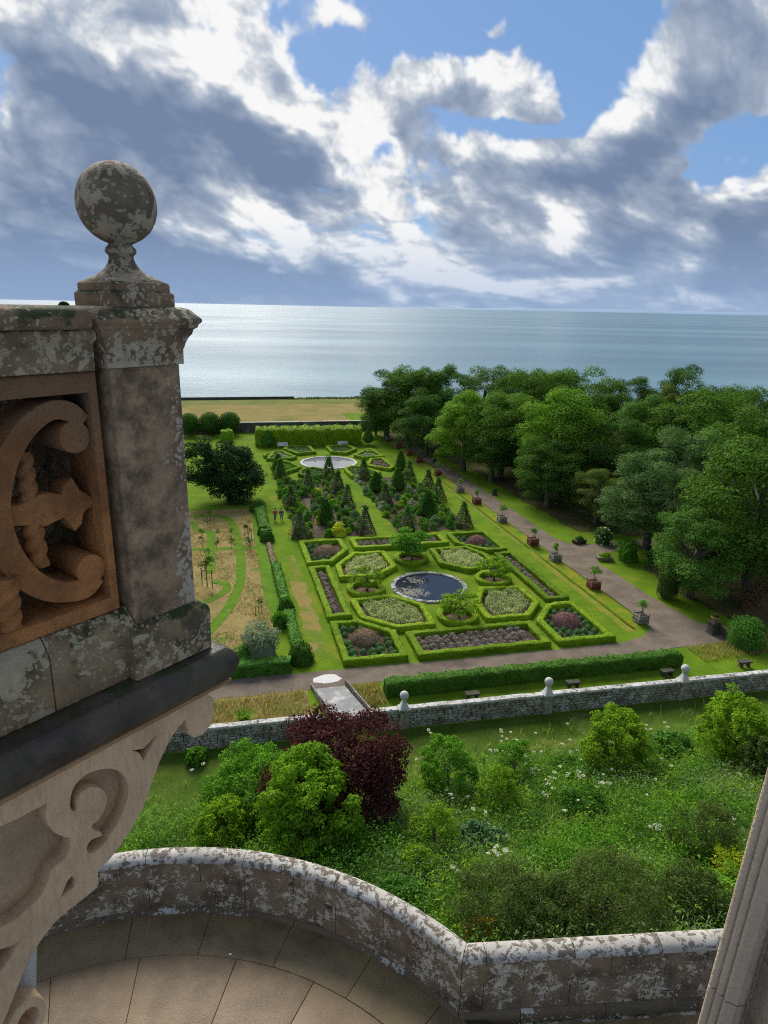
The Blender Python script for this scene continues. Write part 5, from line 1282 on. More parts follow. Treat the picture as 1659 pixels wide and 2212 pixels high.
for x, y, lb, sc_ in ((870, 960, 'bright golden shrub at the front edge of the left rose bed', 1.6), (758, 895, 'golden low shrub beside the dark cone in the left rose bed', 1.1), (745, 740, 'golden strip of low shrub far back in the left rose bed', 1.2)):
    v, u = c4p(x, y); mound('golden_shrub', shrub_protos[4], v, u + .3, sc_, lb, 'shrub', None)
# urn on a pedestal at the head of the central grass walk
v, u = c4p(995, 850); e = empty('pedestal_urn', tuple(W3(v, u)), GA)
MB().stack(-.22, .22, -.22, .22, [(.06, 0), (.06, .12), (0, .16), (0, .85), (.05, .9), (.05, .96)]).build('pedestal', m_fball, e, bevel=.01)
MB().lathe([(.10, .96), (.06, 1.05), (.22, 1.2), (.27, 1.45), (.30, 1.50), (.24, 1.50)], 16).build('urn', m_mort, e, smooth=True)
tag(e, 'dark urn on a pale pedestal beside the central grass walk', 'urn')

# ------------------------------------------------------------------ planters along the path
m_pg = plain('grey_painted_timber', (.225, .215, .185), .8, .2); m_pr = plain('red_brown_timber', (.165, .058, .034), .75, .2)
def planter_meshes(mat):
    s, h = .46, .78
    post = MB().box(-.045, .045, -.045, .045, 0, h + .08); post.lathe([(.02, h + .08), (.055, h + .11), (.06, h + .15), (.03, h + .19), (.004, h + .20)], 8)
    slat = MB().box(-.055, .055, -.014, .014, .12, h)
    rail = MB().box(-s, s, -.03, .03, 0, .07)
    return post.mesh('post', mat), slat.mesh('slat', mat), rail.mesh('rail', mat), MB().box(-s + .05, s - .05, -s + .05, s - .05, .1, h - .1).mesh('soil', m_soil)
PM = {'grey': planter_meshes(m_pg), 'red-brown': planter_meshes(m_pr)}
std = []
for k in range(3):
    cl_ = dome_clumps(10, .44, .44, .72, 1.40, .23, 900 + k, .5)
    std.append((MB().tube([(0, 0, 0), (.03, .02, .5), (0, 0, .95)], [.04, .03, .02], 6).mesh('trunk', m_bark), clumpy(MB(), cl_, 34, .14, 910 + k, .85, .6, .4).mesh('crown', L_green)))
ordn = ['nearest', 'second', 'third', 'fourth', 'fifth', 'sixth', 'seventh', 'eighth', 'ninth', 'tenth', 'eleventh', 'twelfth']
plist = [(35.0, 45.8, 'grey'), (34.8, 53.2, 'red-brown'), (34.7, 60.8, 'grey'), (34.6, 66.0, 'red-brown'), (34.5, 74.6, 'grey'), (34.4, 83.0, 'red-brown'), (34.3, 89.4, 'grey'), (34.2, 99.4, 'red-brown'), (34.0, 109.1, 'red-brown'), (33.9, 115.2, 'red-brown'), (33.7, 121.7, 'red-brown'), (33.6, 129.5, 'grey')]
for k, (v, u, cn) in enumerate(plist):
    zb = .14; e = empty('planter', tuple(W3(v, u, zb)), GA); pm = PM[cn]
    for sx in (-.46, .46):
        for sy in (-.46, .46): place(link('post', pm[0], e), (sx, sy, 0))
    for side in range(4):
        a = side * math.pi / 2; ca, sa = math.cos(a), math.sin(a)
        for j in range(6):
            t = -.34 + j * .136; place(link('slat', pm[1], e), (ca * t + sa * .46, sa * t - ca * .46, 0), a)
        for zr in (.08, .68): place(link('rail', pm[2], e), (sa * .475, -ca * .475, zr), a)
    link('soil', pm[3], e)
    tag(e, f'{cn} slatted timber planter box, {ordn[k]} along the gravel path', 'planter', 'planter boxes along the path')
    t_ = thing_pair('standard_tree', [('trunk', std[k % 3][0]), ('crown', std[k % 3][1])], f'small round-headed tree growing in the {ordn[k]} planter along the path', 'tree', 'trees in planters'); place(t_, tuple(W3(v, u, zb + .66)), k * 2.1, 1.0 + .12 * math.sin(k * 2))
for k, (x, y, lb) in enumerate(((550, 605, 'beside the wood, right of the path'), (310, 476, 'far along the right edge of the path'))):
    v, u = c7p(x, y); e = empty('stone_planter', tuple(W3(v, u)), GA)
    MB().stack(-.3, .3, -.3, .3, [(.04, 0), (.04, .08), (0, .12), (.03, .5), (.06, .56), (.0, .57)]).build('trough', m_mort, e, bevel=.01)
    bush(MB(), (0, 0, .55), (.35, .35, .5), 220, .14, 930 + k).build('foliage', L_rose, e)
    tag(e, f'small grey stone planter with plants {lb}', 'planter')

# ------------------------------------------------------------------ right of the path
def shrub(name, x, y, r, label, mat, n=1600, leaf=.16, seed=0, cat='shrub', fn=cRp, z=0, sub=None, clumps=14):
    v, u = fn(x, y); r = np.asarray(r) * np.ones(3)
    b = clumpy(MB(), dome_clumps(clumps, r[0] * .72, r[1] * .72, r[2] * .2, r[2] * .85, r[0] * .42, seed, .5), n // clumps, leaf, seed, .85, .6, .4)
    t = np.linspace(0, math.pi / 2, 5); b.lathe([(max(.01, r[0] * .72 * math.cos(q)), r[2] * .75 * math.sin(q)) for q in t], 10, cap=False)
    e = b.build(name, mat) if not sub else empty(name)
    if sub: link('foliage', b.mesh('foliage', mat), e)
    place(e, tuple(W3(v, u, z)), seed)
    tag(e, label, cat)
    return e
shrub('shrub', 750, 395, (1.5, 1.5, 2.3), 'bright green rounded shrub under the grey-green tree', L_green, 2200, .2, 61)
shrub('shrub', 945, 420, (1.5, 1.4, 1.9), 'mid green shrub between the bright round shrub and the big tree', L_priv, 1800, .2, 62)
shrub('round_bush', 1510, 945, (2.1, 1.9, 2.4), 'large dense round bush beside the low wall at the right', L_priv, 4200, .14, 63)
shrub('shrub', 1600, 720, (2.2, 2.0, 2.6), 'reddish brown twiggy shrub at the right edge under the trees', leaf_mat('brown_leaf', (.04, .026, .015), (.075, .05, .026), (.11, .085, .04), .25), 2600, .16, 64)
e = shrub('flowering_shrub', 590, 285, (1.3, 1.2, 2.0), 'dark shrub with white blossoms at the edge of the wood', L_dark, 1600, .18, 65, sub=True)
gg = np.random.default_rng(6); p = sphere_pts(70, True, 6); link('blossoms', MB().leaves(p * [1.2, 1.1, 1.9] + [0, 0, .05], p, .24, .9, rnd=.5, seed=6).mesh('blossoms', L_white), e)
v, u = cRp(1000, 640); n = 2200; gg = np.random.default_rng(8); f = gg.random(n); t = gg.uniform(0, 2 * math.pi, n); rr_ = .92 * np.sqrt(np.clip(1 - (np.maximum(f - .72, 0) / .28) ** 2, 0, 1)) * gg.uniform(.9, 1.05, n)
b = MB().leaves(np.stack([rr_ * np.cos(t), rr_ * np.sin(t), .25 + f * 3.4], 1), np.stack([np.cos(t), np.sin(t), np.full(n, .3)], 1), .15, seed=8); b.lathe([(.5, .1), (.8, .6), (.82, 2.4), (.6, 3.1), (.1, 3.4)], 12)
e = thing_pair('column_shrub', [('trunk', MB().tube([(0, 0, 0), (0, 0, .5)], .1, 6).mesh('trunk', m_bark)), ('foliage', b.mesh('foliage', L_moor))], 'olive green column-clipped shrub beside the gravel path', 'topiary'); place(e, tuple(W3(v, u)))
e = empty('stone_trough', tuple(W3(*cRp(435, 285))), GA + .2); MB().stack(-.75, .75, -.4, .4, [(-.05, 0), (0, .1), (.03, .42), (.05, .45), (-.06, .46)]).build('trough', m_mort, e, bevel=.03)
bush(MB(), (0, 0, .4), (.6, .35, .5), 300, .15, 71).build('foliage', L_rose, e); tag(e, 'old stone trough with plants on the grass at the path junction', 'trough')
e = empty('stone_trough', tuple(W3(*cRp(600, 395))), GA - .3); MB().stack(-.8, .8, -.45, .45, [(-.05, 0), (0, .1), (.03, .40), (.05, .43), (-.06, .44)]).build('trough', stone('red_stone', (.19, .125, .09), (.10, .066, .05), scale=3.0, lichen=.1), e, bevel=.03)
bush(MB(), (0, 0, .38), (.7, .4, .55), 320, .15, 72).build('foliage', L_lime, e); tag(e, 'reddish stone trough with plants on the corner of the grass', 'trough')
e = empty('urn_pier', tuple(W3(*cRp(1300, 870))), GA); MB().stack(-.35, .35, -.35, .35, [(.04, 0), (.04, .15), (0, .2), (0, .95), (.07, 1.0), (.07, 1.1)]).build('pier', m_mort, e, bevel=.02)
MB().lathe([(.14, 1.1), (.10, 1.18), (.28, 1.35), (.34, 1.55), (.30, 1.56)], 16).build('urn', m_terra, e, smooth=True); bush(MB(), (0, 0, 1.55), (.28, .28, .25), 90, .16, 73).build('foliage', L_moor, e); tag(e, 'stone pier with a planted urn where the paths meet', 'urn')
a_, c_ = cRp(1330, 860), cRp(1400, 925)
b = MB(); b.rings([np.array([W3(a_[0], a_[1], z), W3(a_[0] + .3, a_[1] + .1, z), W3(c_[0] + .3, c_[1] + .1, z), W3(c_[0], c_[1], z)])[::-1] for z in (-.1, .75)]); tag(b.build('low_wall', m_mort, bevel=.03), 'short low stone wall between the urn pier and the round bush', 'wall')
e = empty('stone_marker', tuple(W3(*cRp(1065, 300))), GA + .5); MB().stack(-.7, .7, -.6, .6, [(.05, 0), (0, .2), (0, 1.7), (.12, 1.75), (.12, 1.85), (-.5, 2.3)]).build('block', stone('brown_stone', (.16, .135, .10), (.08, .07, .05), scale=1.5), e, bevel=.03); tag(e, 'squat brown stone shelter standing among the trees', 'shelter')

# ------------------------------------------------------------------ orchard
sap = []
for k in range(2):
    sap.append((MB().tube([(0, 0, 0), (.02, 0, .8), (0, .02, 1.5)], [.03, .025, .015], 5).mesh('trunk', m_bark), clumpy(MB(), dome_clumps(7, .38, .38, .9, 1.9, .22, 950 + k, .4), 26, .13, 960 + k, .9, .7, .4).mesh('crown', [L_rose, L_moor][k])))
stake = MB().tube([(-.32, 0, 0), (-.32, 0, .95)], .03, 4); stake.tube([(.32, 0, 0), (.32, 0, .95)], .03, 4); stake.tube([(-.36, .0, .82), (.36, .0, .82)], .022, 4)
stake = stake.mesh('stakes', m_timber)
for k, (x, y, s_, lb) in enumerate(((205, 80, 1.2, 'in the far mown ring'), (150, 225, .8, 'left of the mown cross, front row'), (150, 180, .8, 'left of the mown cross, back row'), (245, 255, .8, 'right of the mown cross, front row'), (248, 185, .8, 'right of the mown cross, back row'), (340, 240, .8, 'by the outer mown ring, front row'), (340, 180, .8, 'by the outer mown ring, back row'), (448, 190, 1.3, 'outside the mown ring, far one'), (460, 255, 1.0, 'beside the cross path'), (182, 480, 1.9, 'bushy one in the near mown ring'), (515, 660, .9, 'nearest, by the hedge'))):
    v, u = c5p(x, y); q_ = sap[k % 2]
    e = thing_pair('sapling', [('trunk', q_[0]), ('crown', q_[1])] + ([('stakes', stake)] if k in (0, 7, 8, 9, 10) else []), f'young orchard sapling {lb}', 'sapling', 'orchard saplings'); place(e, tuple(W3(v, u)), k, s_)
# silver pear and small shrubs by the orchard corner
b = clumpy(MB(), dome_clumps(26, 1.5, 1.4, .5, 2.9, .5, 970, .55), 95, .18, 971, .9, .9, .5); t = np.linspace(0, math.pi / 2, 5); b.lathe([(max(.01, 1.25 * math.cos(x)), 2.2 * math.sin(x)) for x in t], 10, cap=False)
e = thing_pair('silver_tree', [('trunk', MB().tube([(0, 0, 0), (0, 0, 1.2)], .1, 6).mesh('trunk', m_bark)), ('crown', b.mesh('crown', L_silver))], 'silver-leaved weeping tree at the orchard corner', 'tree'); place(e, tuple(W3(2.3, 46.6)))
shrub('shrub', 420, 970, (1.0, 1.0, 1.5), 'dark green shrub left of the silver tree', L_priv, 1200, .16, 81, fn=c5p)
shrub('shrub', 650, 745, (.8, .8, 1.4), 'fresh green shrub between the silver tree and the hedge', L_green, 1000, .16, 82, fn=c5p)
v, u = c5p(420, 1370); gg = np.random.default_rng(12); P = np.tile(W3(v, u, .05), (220, 1)) + np.c_[gg.normal(0, .12, (220, 2)), np.zeros(220)]
tag(MB().blades(P, .75, .06, .9, 4).build('strap_plant', L_herb), 'clump of arching strap leaves on the strip above the wall', 'plant')

# ------------------------------------------------------------------ yew beside the grass walk
cl_ = dome_clumps(90, 4.2, 3.6, .3, 8.2, 1.15, 980, .5)
cl_ += [(-3.4 + q[0] * .65, q[1] * .6, q[2] * 1.05 + .8, q[3] * .85) for q in dome_clumps(34, 3.6, 3.6, 1.8, 8.6, 1.1, 981, .5)]
b = clumpy(MB(), cl_, 230, .26, 982, .6, .5, .35)
e = thing_pair('yew_tree', [('trunk', trunk_mesh('trunk', 4.0, .34, 8, 4.0, 2.6, m_bark, 3)), ('crown', b.mesh('crown', L_yew))], 'broad dark yew tree beside the orchard', 'tree'); place(e, tuple(W3(1.2, 90.5)), .3, (1.12, 1.1, .95))

# ------------------------------------------------------------------ the wood
TREES = []
for k, (mt, nc, cr_, leaf) in enumerate(((L_syc, 64, 1.75, .40), (L_sycb, 60, 1.65, .42), (L_sycg, 60, 1.5, .36), (L_dark, 58, 1.65, .36), (L_syc, 70, 1.6, .38), (L_olive, 58, 1.5, .34), (L_rose, 66, 1.5, .36))):
    cl_ = dome_clumps(int(nc * 1.35), 4.9, 4.9, 1.6 if k != 3 else 2.4, 12.4, cr_ * .80, 1000 + k, .58, lobe=.32)
    cl_.sort(key=lambda q: q[2])
    TREES.append((trunk_mesh('trunk', 8.5, .36, 11, 8.0, 4.2, m_bark, 1010 + k), clumpy(MB(), cl_, 400, leaf * .54, 1020 + k, .82, .45, .28).mesh('crown', mt)))
# survey point of the crown's centre line: x, top, foot; width in metres; kind
wood = [
    (835, 795, 945, 11, 3, 'dark tree at the far seaward end of the wood'), (880, 783, 955, 11, 0, 'dark green tree second from the seaward end'), (812, 868, 940, 7, 3, 'low dark tree where the far wall meets the wood'),
    (960, 778, 960, 11, 4, 'tall green tree behind the seaward end of the wood'), (1040, 776, 955, 11, 2, 'grey-green topped tree at the back of the wood'), (1000, 845, 1015, 9.5, 1, 'bright yellow-green tree overhanging the path'),
    (1080, 830, 1030, 10.5, 0, 'dark tree with bare straight trunk behind the bright one'), (1060, 905, 1040, 8, 3, 'lower dark tree by the bare trunk'), (920, 850, 985, 10, 3, 'shadowed tree behind the bright yellow-green one'),
    (1140, 795, 1000, 11, 4, 'high green crown in the middle of the wood'), (1205, 777, 990, 11, 0, 'tallest round crown in the middle of the wood'), (1205, 840, 1070, 12, 1, 'broad bright green tree in the middle of the wood'),
    (1180, 945, 1095, 9.5, 4, 'dark lower tree beside the path bend'), (1265, 890, 1075, 9, 2, 'olive tree between the bright and the dark crowns'), (1355, 808, 985, 9, 3, 'dark far tree standing against the sea, left of two'), (1462, 783, 985, 10, 3, 'dark far tree standing against the sea, right of two'),
    (1380, 840, 1060, 12, 0, 'wide dark green crown right of the gap'), (1500, 835, 1080, 13, 4, 'broad layered crown near the right edge'), (1285, 1000, 1130, 8, 2, 'olive tree above the white flowering shrub'), (1395, 960, 1185, 9.5, 2, 'grey-green tree with a pale trunk above the round shrub'),
    (1470, 905, 1120, 11, 2, 'grey-green tree behind the pale trunked one'), (1610, 905, 1270, 11.5, 0, 'massive dark green tree in front at the right'), (1640, 875, 1130, 12, 4, 'tall crown cut by the right edge'), (1655, 985, 1230, 11, 0, 'dark crown low at the right edge'),
    (1330, 900, 1090, 9, 3, 'shadowed dark tree in the heart of the wood'), (1570, 855, 1040, 12, 3, 'dark crown at the back near the right edge'), (1120, 870, 1010, 9, 3, 'shadowed tree filling the middle of the wood'), (1490, 1085, 1290, 9, 4, 'low spreading tree skirt right of the shelter'),
    (1300, 815, 985, 9, 4, 'mid green crown filling the skyline left of the gap'), (1410, 815, 990, 9, 4, 'round crown between the two dark far trees'), (1110, 785, 970, 9, 0, 'dark crown on the skyline behind the bright tree'), (1530, 815, 1000, 10, 0, 'dark crown on the skyline right of the far pair'), (1600, 830, 1010, 10, 4, 'green crown on the skyline near the right edge'), (915, 790, 960, 9, 4, 'round green crown on the skyline above the far path'), (1240, 860, 1010, 9, 3, 'shadowed crown behind the broad bright tree'),
    (1430, 880, 1075, 10, 4, 'mid green crown behind the grey-green trees')]
for k, (x, yt, yb_, wd, kind, lb) in enumerate(wood):
    base = at(x, yb_, 0); dist = math.hypot(base[0], base[1]); d = ray(x, yt); hgt = EYE + dist * d[2] / math.hypot(d[0], d[1])
    hgt = max(5.0, hgt); kind = 5 if k in (13, 18, 29) else 6 if k in (3, 16, 23, 27) else kind; tr = TREES[kind]; sz_ = hgt / 13.4; sxy = min(wd * 1.42 / 11.5, sz_ * 1.30)
    e = thing_pair('wood_tree', [('trunk', tr[0]), ('crown', tr[1])], lb + ', right of the garden' if len(lb.split()) < 12 else lb, 'tree', 'trees of the wood'); place(e, tuple(base), k * 1.9, (sxy, sxy, sz_))
# low growth on the wood floor
gg = np.random.default_rng(15); n = 5200; q_ = np.c_[gg.uniform(44, 75, n), gg.uniform(50, 135, n)]; q_ = q_[q_[:, 0] > 43.5 + 1.5 * fnoise(q_[:, 1], q_[:, 1] * .3, .3)]
P = W3s(q_[:, 0], q_[:, 1], 0); P[:, 2] = gg.uniform(.05, .7, len(P)) ** 1.5 * (1 + fnoise(q_[:, 0], q_[:, 1], .5))
tag(MB().leaves(P, np.tile([0, 0, 1.], (len(P), 1)), .35, rnd=.8, seed=16).build('wood_undergrowth', L_dark), 'dark low undergrowth beneath the trees of the wood', 'undergrowth', kind='stuff')

# ------------------------------------------------------------------ two walkers
def skin_mesh(name, joints, edges, mat, sub=1):
    me = bpy.data.meshes.new(name); me.from_pydata([j[0] for j in joints], edges, []); o = bpy.data.objects.new(name, me); col.objects.link(o)
    o.modifiers.new('skin', 'SKIN'); o.modifiers.new('sub', 'SUBSURF').levels = sub
    for v_, j in zip(me.skin_vertices[0].data, joints): v_.radius = (j[1], j[2] if len(j) > 2 else j[1])
    me.skin_vertices[0].data[0].use_root = True
    dg = bpy.context.evaluated_depsgraph_get(); out_ = bpy.data.meshes.new_from_object(o.evaluated_get(dg)); out_.name = name
    bpy.data.objects.remove(o); out_.materials.clear(); out_.materials.append(mat)
    out_.polygons.foreach_set('use_smooth', np.ones(len(out_.polygons), dtype=bool))
    return out_
m_skin = plain('skin', (.50, .32, .24), .6, .05); m_hair = plain('dark_hair', (.035, .025, .018), .6, .2)
def person(v, u, rz, top, legs, label, sc_):
    J = [((0, 0, .95), .13, .10), ((0, 0, 1.15), .14, .10), ((0, 0, 1.38), .16, .10), ((0, 0, 1.50), .06, .06), ((0, .01, 1.60), .085, .095), ((0, .01, 1.70), .08, .09),
         ((-.19, 0, 1.40), .055), ((-.25, .02, 1.14), .042), ((-.24, .10, .90), .032), ((-.235, .13, .82), .035, .02), ((.19, 0, 1.40), .055), ((.25, -.03, 1.14), .042), ((.25, .02, .90), .032), ((.245, .05, .82), .035, .02),
         ((-.09, 0, .88), .085), ((-.10, .06, .50), .058), ((-.10, -.04, .10), .042), ((-.10, .08, .04), .04, .03), ((.09, 0, .88), .085), ((.10, .14, .50), .058), ((.10, .20, .10), .042), ((.10, .32, .05), .04, .03)]
    E_ = [(0, 1), (1, 2), (2, 3), (3, 4), (4, 5), (2, 6), (6, 7), (7, 8), (8, 9), (2, 10), (10, 11), (11, 12), (12, 13), (0, 14), (14, 15), (15, 16), (16, 17), (0, 18), (18, 19), (19, 20), (20, 21)]
    e = empty('person')
    link('body', skin_mesh('body', J, E_, m_skin), e)
    grow = lambda j, k: (j[0], j[1] + k, (j[2] if len(j) > 2 else j[1]) + k)
    jk = [0, 1, 2, 6, 7, 8, 10, 11, 12]; mp = {a: i for i, a in enumerate(jk)}
    link('jacket', skin_mesh('jacket', [grow(J[a], .028) for a in jk], [(mp[a], mp[c_]) for a, c_ in E_ if a in mp and c_ in mp], top), e)
    tk = [0, 14, 15, 16, 18, 19, 20]; mp2 = {a: i for i, a in enumerate(tk)}
    link('trousers', skin_mesh('trousers', [grow(J[a], .018) for a in tk], [(mp2[a], mp2[c_]) for a, c_ in E_ if a in mp2 and c_ in mp2], legs), e)
    t = np.linspace(0, math.pi * .62, 7); link('hair', MB().lathe([(max(.004, .105 * math.sin(x)), .125 * math.cos(x)) for x in t], 14, (0, -.015, 1.68), cap=False).mesh('hair', m_hair, True), e)
    tag(e, label, 'person'); place(e, tuple(W3(v, u)), rz, sc_)
person(6.45, 80.4, GA + .1, plain('red_cloth', (.42, .03, .03), .8), plain('blue_jeans', (.05, .09, .19), .8), 'person in a red jacket and blue trousers walking on the grass', 1.0)
person(7.25, 80.5, GA - .1, plain('dark_cloth', (.03, .035, .05), .8), plain('grey_jeans', (.06, .08, .13), .8), 'person in a dark jacket walking beside the one in red', .94)

# ------------------------------------------------------------------ the bank below the terrace
def on_bank(x, y):
    d = ray(x, y); t = np.linspace(8, 60, 1600); P = np.array([0, 0, EYE]) + t[:, None] * d
    v, u = P[:, :2] @ GV, P[:, :2] @ GU; i = int(np.argmax(P[:, 2] < bank(v, u)))
    return v[i], u[i], t[i]
def bshrub(name, x, y, wpx, ytop, label, mat, leaf=.10, dens=1.0, seed=0, tall=None, stem=True, cat='shrub', clump=.30, flat=.8, spread=.62, fill=.45):
    """shrub standing on the bank: foot at the survey point, as wide and tall as it measures there"""
    v, u, t = on_bank(x, y); wd = wpx * t / FOC * .92; hgt = (y - ytop) * t / FOC * (tall or 1.12)
    r = wd / 2; nc = int(110 + 90 * dens); cl_ = dome_clumps(nc, r * .98, r * .98, hgt * .06, hgt * .95, r * clump * .50, seed, fill, lobe=.26, taper=.20)
    tot = int(min(26000, 52 * dens * (r * hgt * 6) / leaf ** 2 * .12)); b = clumpy(MB(), cl_, max(30, tot // nc), leaf, seed, flat, .6, .35)
    parts = [('foliage', b.mesh('foliage', mat))]
    if stem: parts.insert(0, ('stems', trunk_mesh('stems', hgt * .6, max(.03, r * .05), 8, hgt * .6, r * .7, m_bark, seed)))
    e = thing_pair(name, parts, label, cat); place(e, tuple(W3(v, u, bank(v, u) - .1)), seed)
    return e
bshrub('green_shrub', 672, 1842, 225, 1630, 'large bright green rounded shrub in front of the purple one', L_fresh, .15, 1.0, 1101)
bshrub('green_shrub', 556, 1775, 215, 1632, 'mid green shrub left behind the large bright one', L_green, .13, .9, 1102)
bshrub('yellow_green_shrub', 492, 1830, 150, 1735, 'low yellow-green shrub at the left of the bank', L_lime, .13, .8, 1103)
bshrub('purple_shrub', 732, 1785, 300, 1560, 'wide dark purple-leaved shrub standing at the wall', L_purple, .15, 1.2, 1104, clump=.34)
bshrub('blue_green_shrub', 752, 1868, 140, 1800, 'low fine-leaved blue-green shrub right of the bright shrub', L_green, .07, .8, 1105)
bshrub('shrub', 965, 1722, 130, 1590, 'loose green shrub right of the purple one', L_green, .11, .6, 1106)
bshrub('bright_shrub', 1322, 1668, 160, 1540, 'bright green rounded shrub in the middle of the bank below the wall', L_lime, .15, .9, 1107)
bshrub('bright_shrub', 1585, 1650, 150, 1520, 'bright green shrub at the right end of the bank', L_lime, .15, .8, 1108)
bshrub('shrub', 1452, 1640, 100, 1590, 'small dark shrub between the two bright shrubs', L_priv, .12, .8, 1109)
bshrub('fern_mound', 1240, 1690, 120, 1648, 'bright green fern mound on the bank', L_green, .10, 1.0, 1110, stem=False)
bshrub('dark_shrub', 1090, 2020, 230, 1895, 'wide low dull olive shrub against the terrace wall, left half', L_moor, .06, 1.0, 1111)
bshrub('dark_shrub', 1300, 2015, 240, 1885, 'wide low dull olive shrub against the terrace wall, right half', L_moor, .06, 1.0, 1112)
bshrub('dark_shrub', 1195, 2025, 200, 1925, 'low dull olive shrub filling the middle against the terrace wall', L_moor, .06, 1.0, 1131)
bshrub('twiggy_shrub', 1515, 1850, 130, 1745, 'thin brownish twiggy shrub at the right of the bank', L_moor, .07, .35, 1113)
bshrub('dark_shrub', 1645, 1690, 90, 1590, 'dark olive shrub at the right edge of the bank', L_moor, .10, .8, 1114)
bshrub('sapling', 1108, 1690, 90, 1600, 'thin young tree on the bank left of the fern mound', L_green, .09, .35, 1115, cat='sapling')
bshrub('sapling', 935, 1845, 130, 1745, 'pale loose sapling on the bank below the purple shrub', L_lime, .09, .4, 1116, cat='sapling')
bshrub('sapling', 1075, 1752, 100, 1655, 'yellow-green young shrub in the middle of the herbs', L_lime, .10, .4, 1117, cat='sapling')
bshrub('dark_rose', 1035, 1842, 110, 1785, 'dark blue-green shrub with pale flowers among the herbs', L_bball, .12, .7, 1118)
bshrub('yellow_bush', 900, 1895, 90, 1835, 'yellow tinged low bush above the terrace coping', L_lime, .08, .35, 1119)
bshrub('yellow_bush', 1580, 1890, 90, 1840, 'yellow tinged low bush at the right above the terrace', L_gold, .06, .15, 1120)
bshrub('orange_bush', 1040, 2040, 90, 1995, 'orange and yellow leaved bush peeping over the parapet corner', L_red, .08, .6, 1121)
bshrub('wall_fern', 425, 1645, 50, 1612, 'small green fern at the foot of the garden wall', L_green, .12, .6, 1122, stem=False, cat='fern')
bshrub('shrub', 1260, 1760, 110, 1710, 'dark green low shrub among the white umbels', L_priv, .10, .8, 1123)
bshrub('shrub', 870, 1975, 120, 1905, 'dark leafy shrub close to the curved coping', L_priv, .10, .8, 1124)
bshrub('shrub', 1490, 1985, 160, 1900, 'dull green shrub beside the olive shrub above the straight coping', L_moor, .08, .8, 1125)
# uncountable herbs and grasses
gg = np.random.default_rng(31)
n = 170000; q_ = np.c_[gg.uniform(-14, 34, n), 9.5 + gg.random(n) ** .8 * 24.0]
dn = .55 + .6 * fnoise(q_[:, 0], q_[:, 1], .45, 3); edge = np.clip((31.0 + 1.5 * fnoise(q_[:, 0], q_[:, 1], .5) - q_[:, 1]) / 3.0, .06, 1)
q_ = q_[gg.random(n) < np.clip(dn, .3, 1) * edge]
P = W3s(q_[:, 0], q_[:, 1], 0); P[:, 2] = bank(q_[:, 0], q_[:, 1])
tag(MB().blades(P, .55 + .30 * fnoise(q_[:, 0], q_[:, 1], .7, 9), .045, .75, 32).build('bank_grass', L_grassb), 'tall mixed grasses covering the bank', 'grass', kind='stuff')
def herbs(name, mat, n, rlo, rhi, leaf, asp, k, seed, thr, tall, label, far=30.0):
    g_ = np.random.default_rng(seed); c_ = np.c_[g_.uniform(-13, 33, n), 10 + g_.random(n) ** .85 * 21.0]
    c_ = c_[(fnoise(c_[:, 0], c_[:, 1], .42, seed) > thr) & (g_.random(len(c_)) < np.clip((far - c_[:, 1]) / 3, .0, 1))]
    rad = np.repeat(rlo + (rhi - rlo) * g_.random(len(c_)) ** 2, k); p = sphere_pts(len(c_) * k, True, seed)
    lob = (1 + .45 * fnoise(p[:, 0] * 3 + np.repeat(c_[:, 0], k), p[:, 1] * 3 + np.repeat(c_[:, 1], k), 2.0))[:, None]
    P = W3s(np.repeat(c_[:, 0], k), np.repeat(c_[:, 1], k), 0) + p * rad[:, None] * [1, 1, tall] * lob * g_.uniform(.45, 1.1, (len(p), 1)); P[:, 2] += np.repeat(bank(c_[:, 0], c_[:, 1]), k) + .1
    tag(MB().leaves(P, p * [1, 1, .4] + [0, 0, .4], leaf, asp, rnd=.6, seed=seed + 1).build(name, mat), label, 'herbs', kind='stuff')
herbs('bank_herbs', L_herb, 5200, .25, .85, .15, .40, 75, 34, -.8, 1.3, 'leafy green herbs covering the bank')
herbs('dark_herbs', L_rose, 1500, .5, 1.5, .13, .5, 130, 57, -.05, 1.25, 'dark leafy growth in patches on the bank', 29.0)
herbs('pale_herbs', L_sage, 1900, .4, 1.3, .17, .22, 100, 71, .05, 1.5, 'grey-green feathery growth in patches on the bank', 29.5)
herbs('yellow_herbs', L_lime, 800, .35, 1.25, .12, .5, 120, 83, .15, 1.3, 'yellow-green bushy growth in patches on the bank', 28.5)
herbs('tall_herbs', L_green, 150, .8, 1.7, .13, .45, 800, 91, -.3, .85, 'tall bushy green growth mounding on the bank', 28.0)
herbs('tall_dark_herbs', L_priv, 70, .7, 1.5, .12, .5, 800, 97, -.2, .9, 'dark bushy growth mounding on the bank', 27.0)
# bracken fronds in patches
fr = MB(); n = 900; c_ = np.c_[gg.uniform(-8, 33, n), 11 + gg.random(n) * 19.0]; c_ = c_[fnoise(c_[:, 0], c_[:, 1], .38, 14) > .12]
for (v_, u_) in c_:
    base = W3(v_, u_, float(bank(v_, u_)) + .1); m_ = 13
    for j in range(4):
        a = gg.uniform(0, 2 * math.pi); L_ = gg.uniform(.6, 1.0); s_ = np.linspace(.12, 1, m_); dr = np.array([math.cos(a), math.sin(a), 0]); sd_ = np.array([-math.sin(a), math.cos(a), 0])
        pts = base + dr * (s_[:, None] * L_ * .85) + np.array([0, 0, 1.0]) * (np.sin(s_ * 2.0) * L_ * .55)[:, None]; wd = L_ * .26 * (1.05 - s_)
        for sg in (-1, 1):
            tip = pts + sd_ * (sg * wd)[:, None] + dr * .06; q4 = np.stack([pts - dr * .022, tip - dr * .008, tip + dr * .012, pts + dr * .028], 1).reshape(-1, 3); fr.add(q4, np.arange(m_ * 4).reshape(-1, 4))
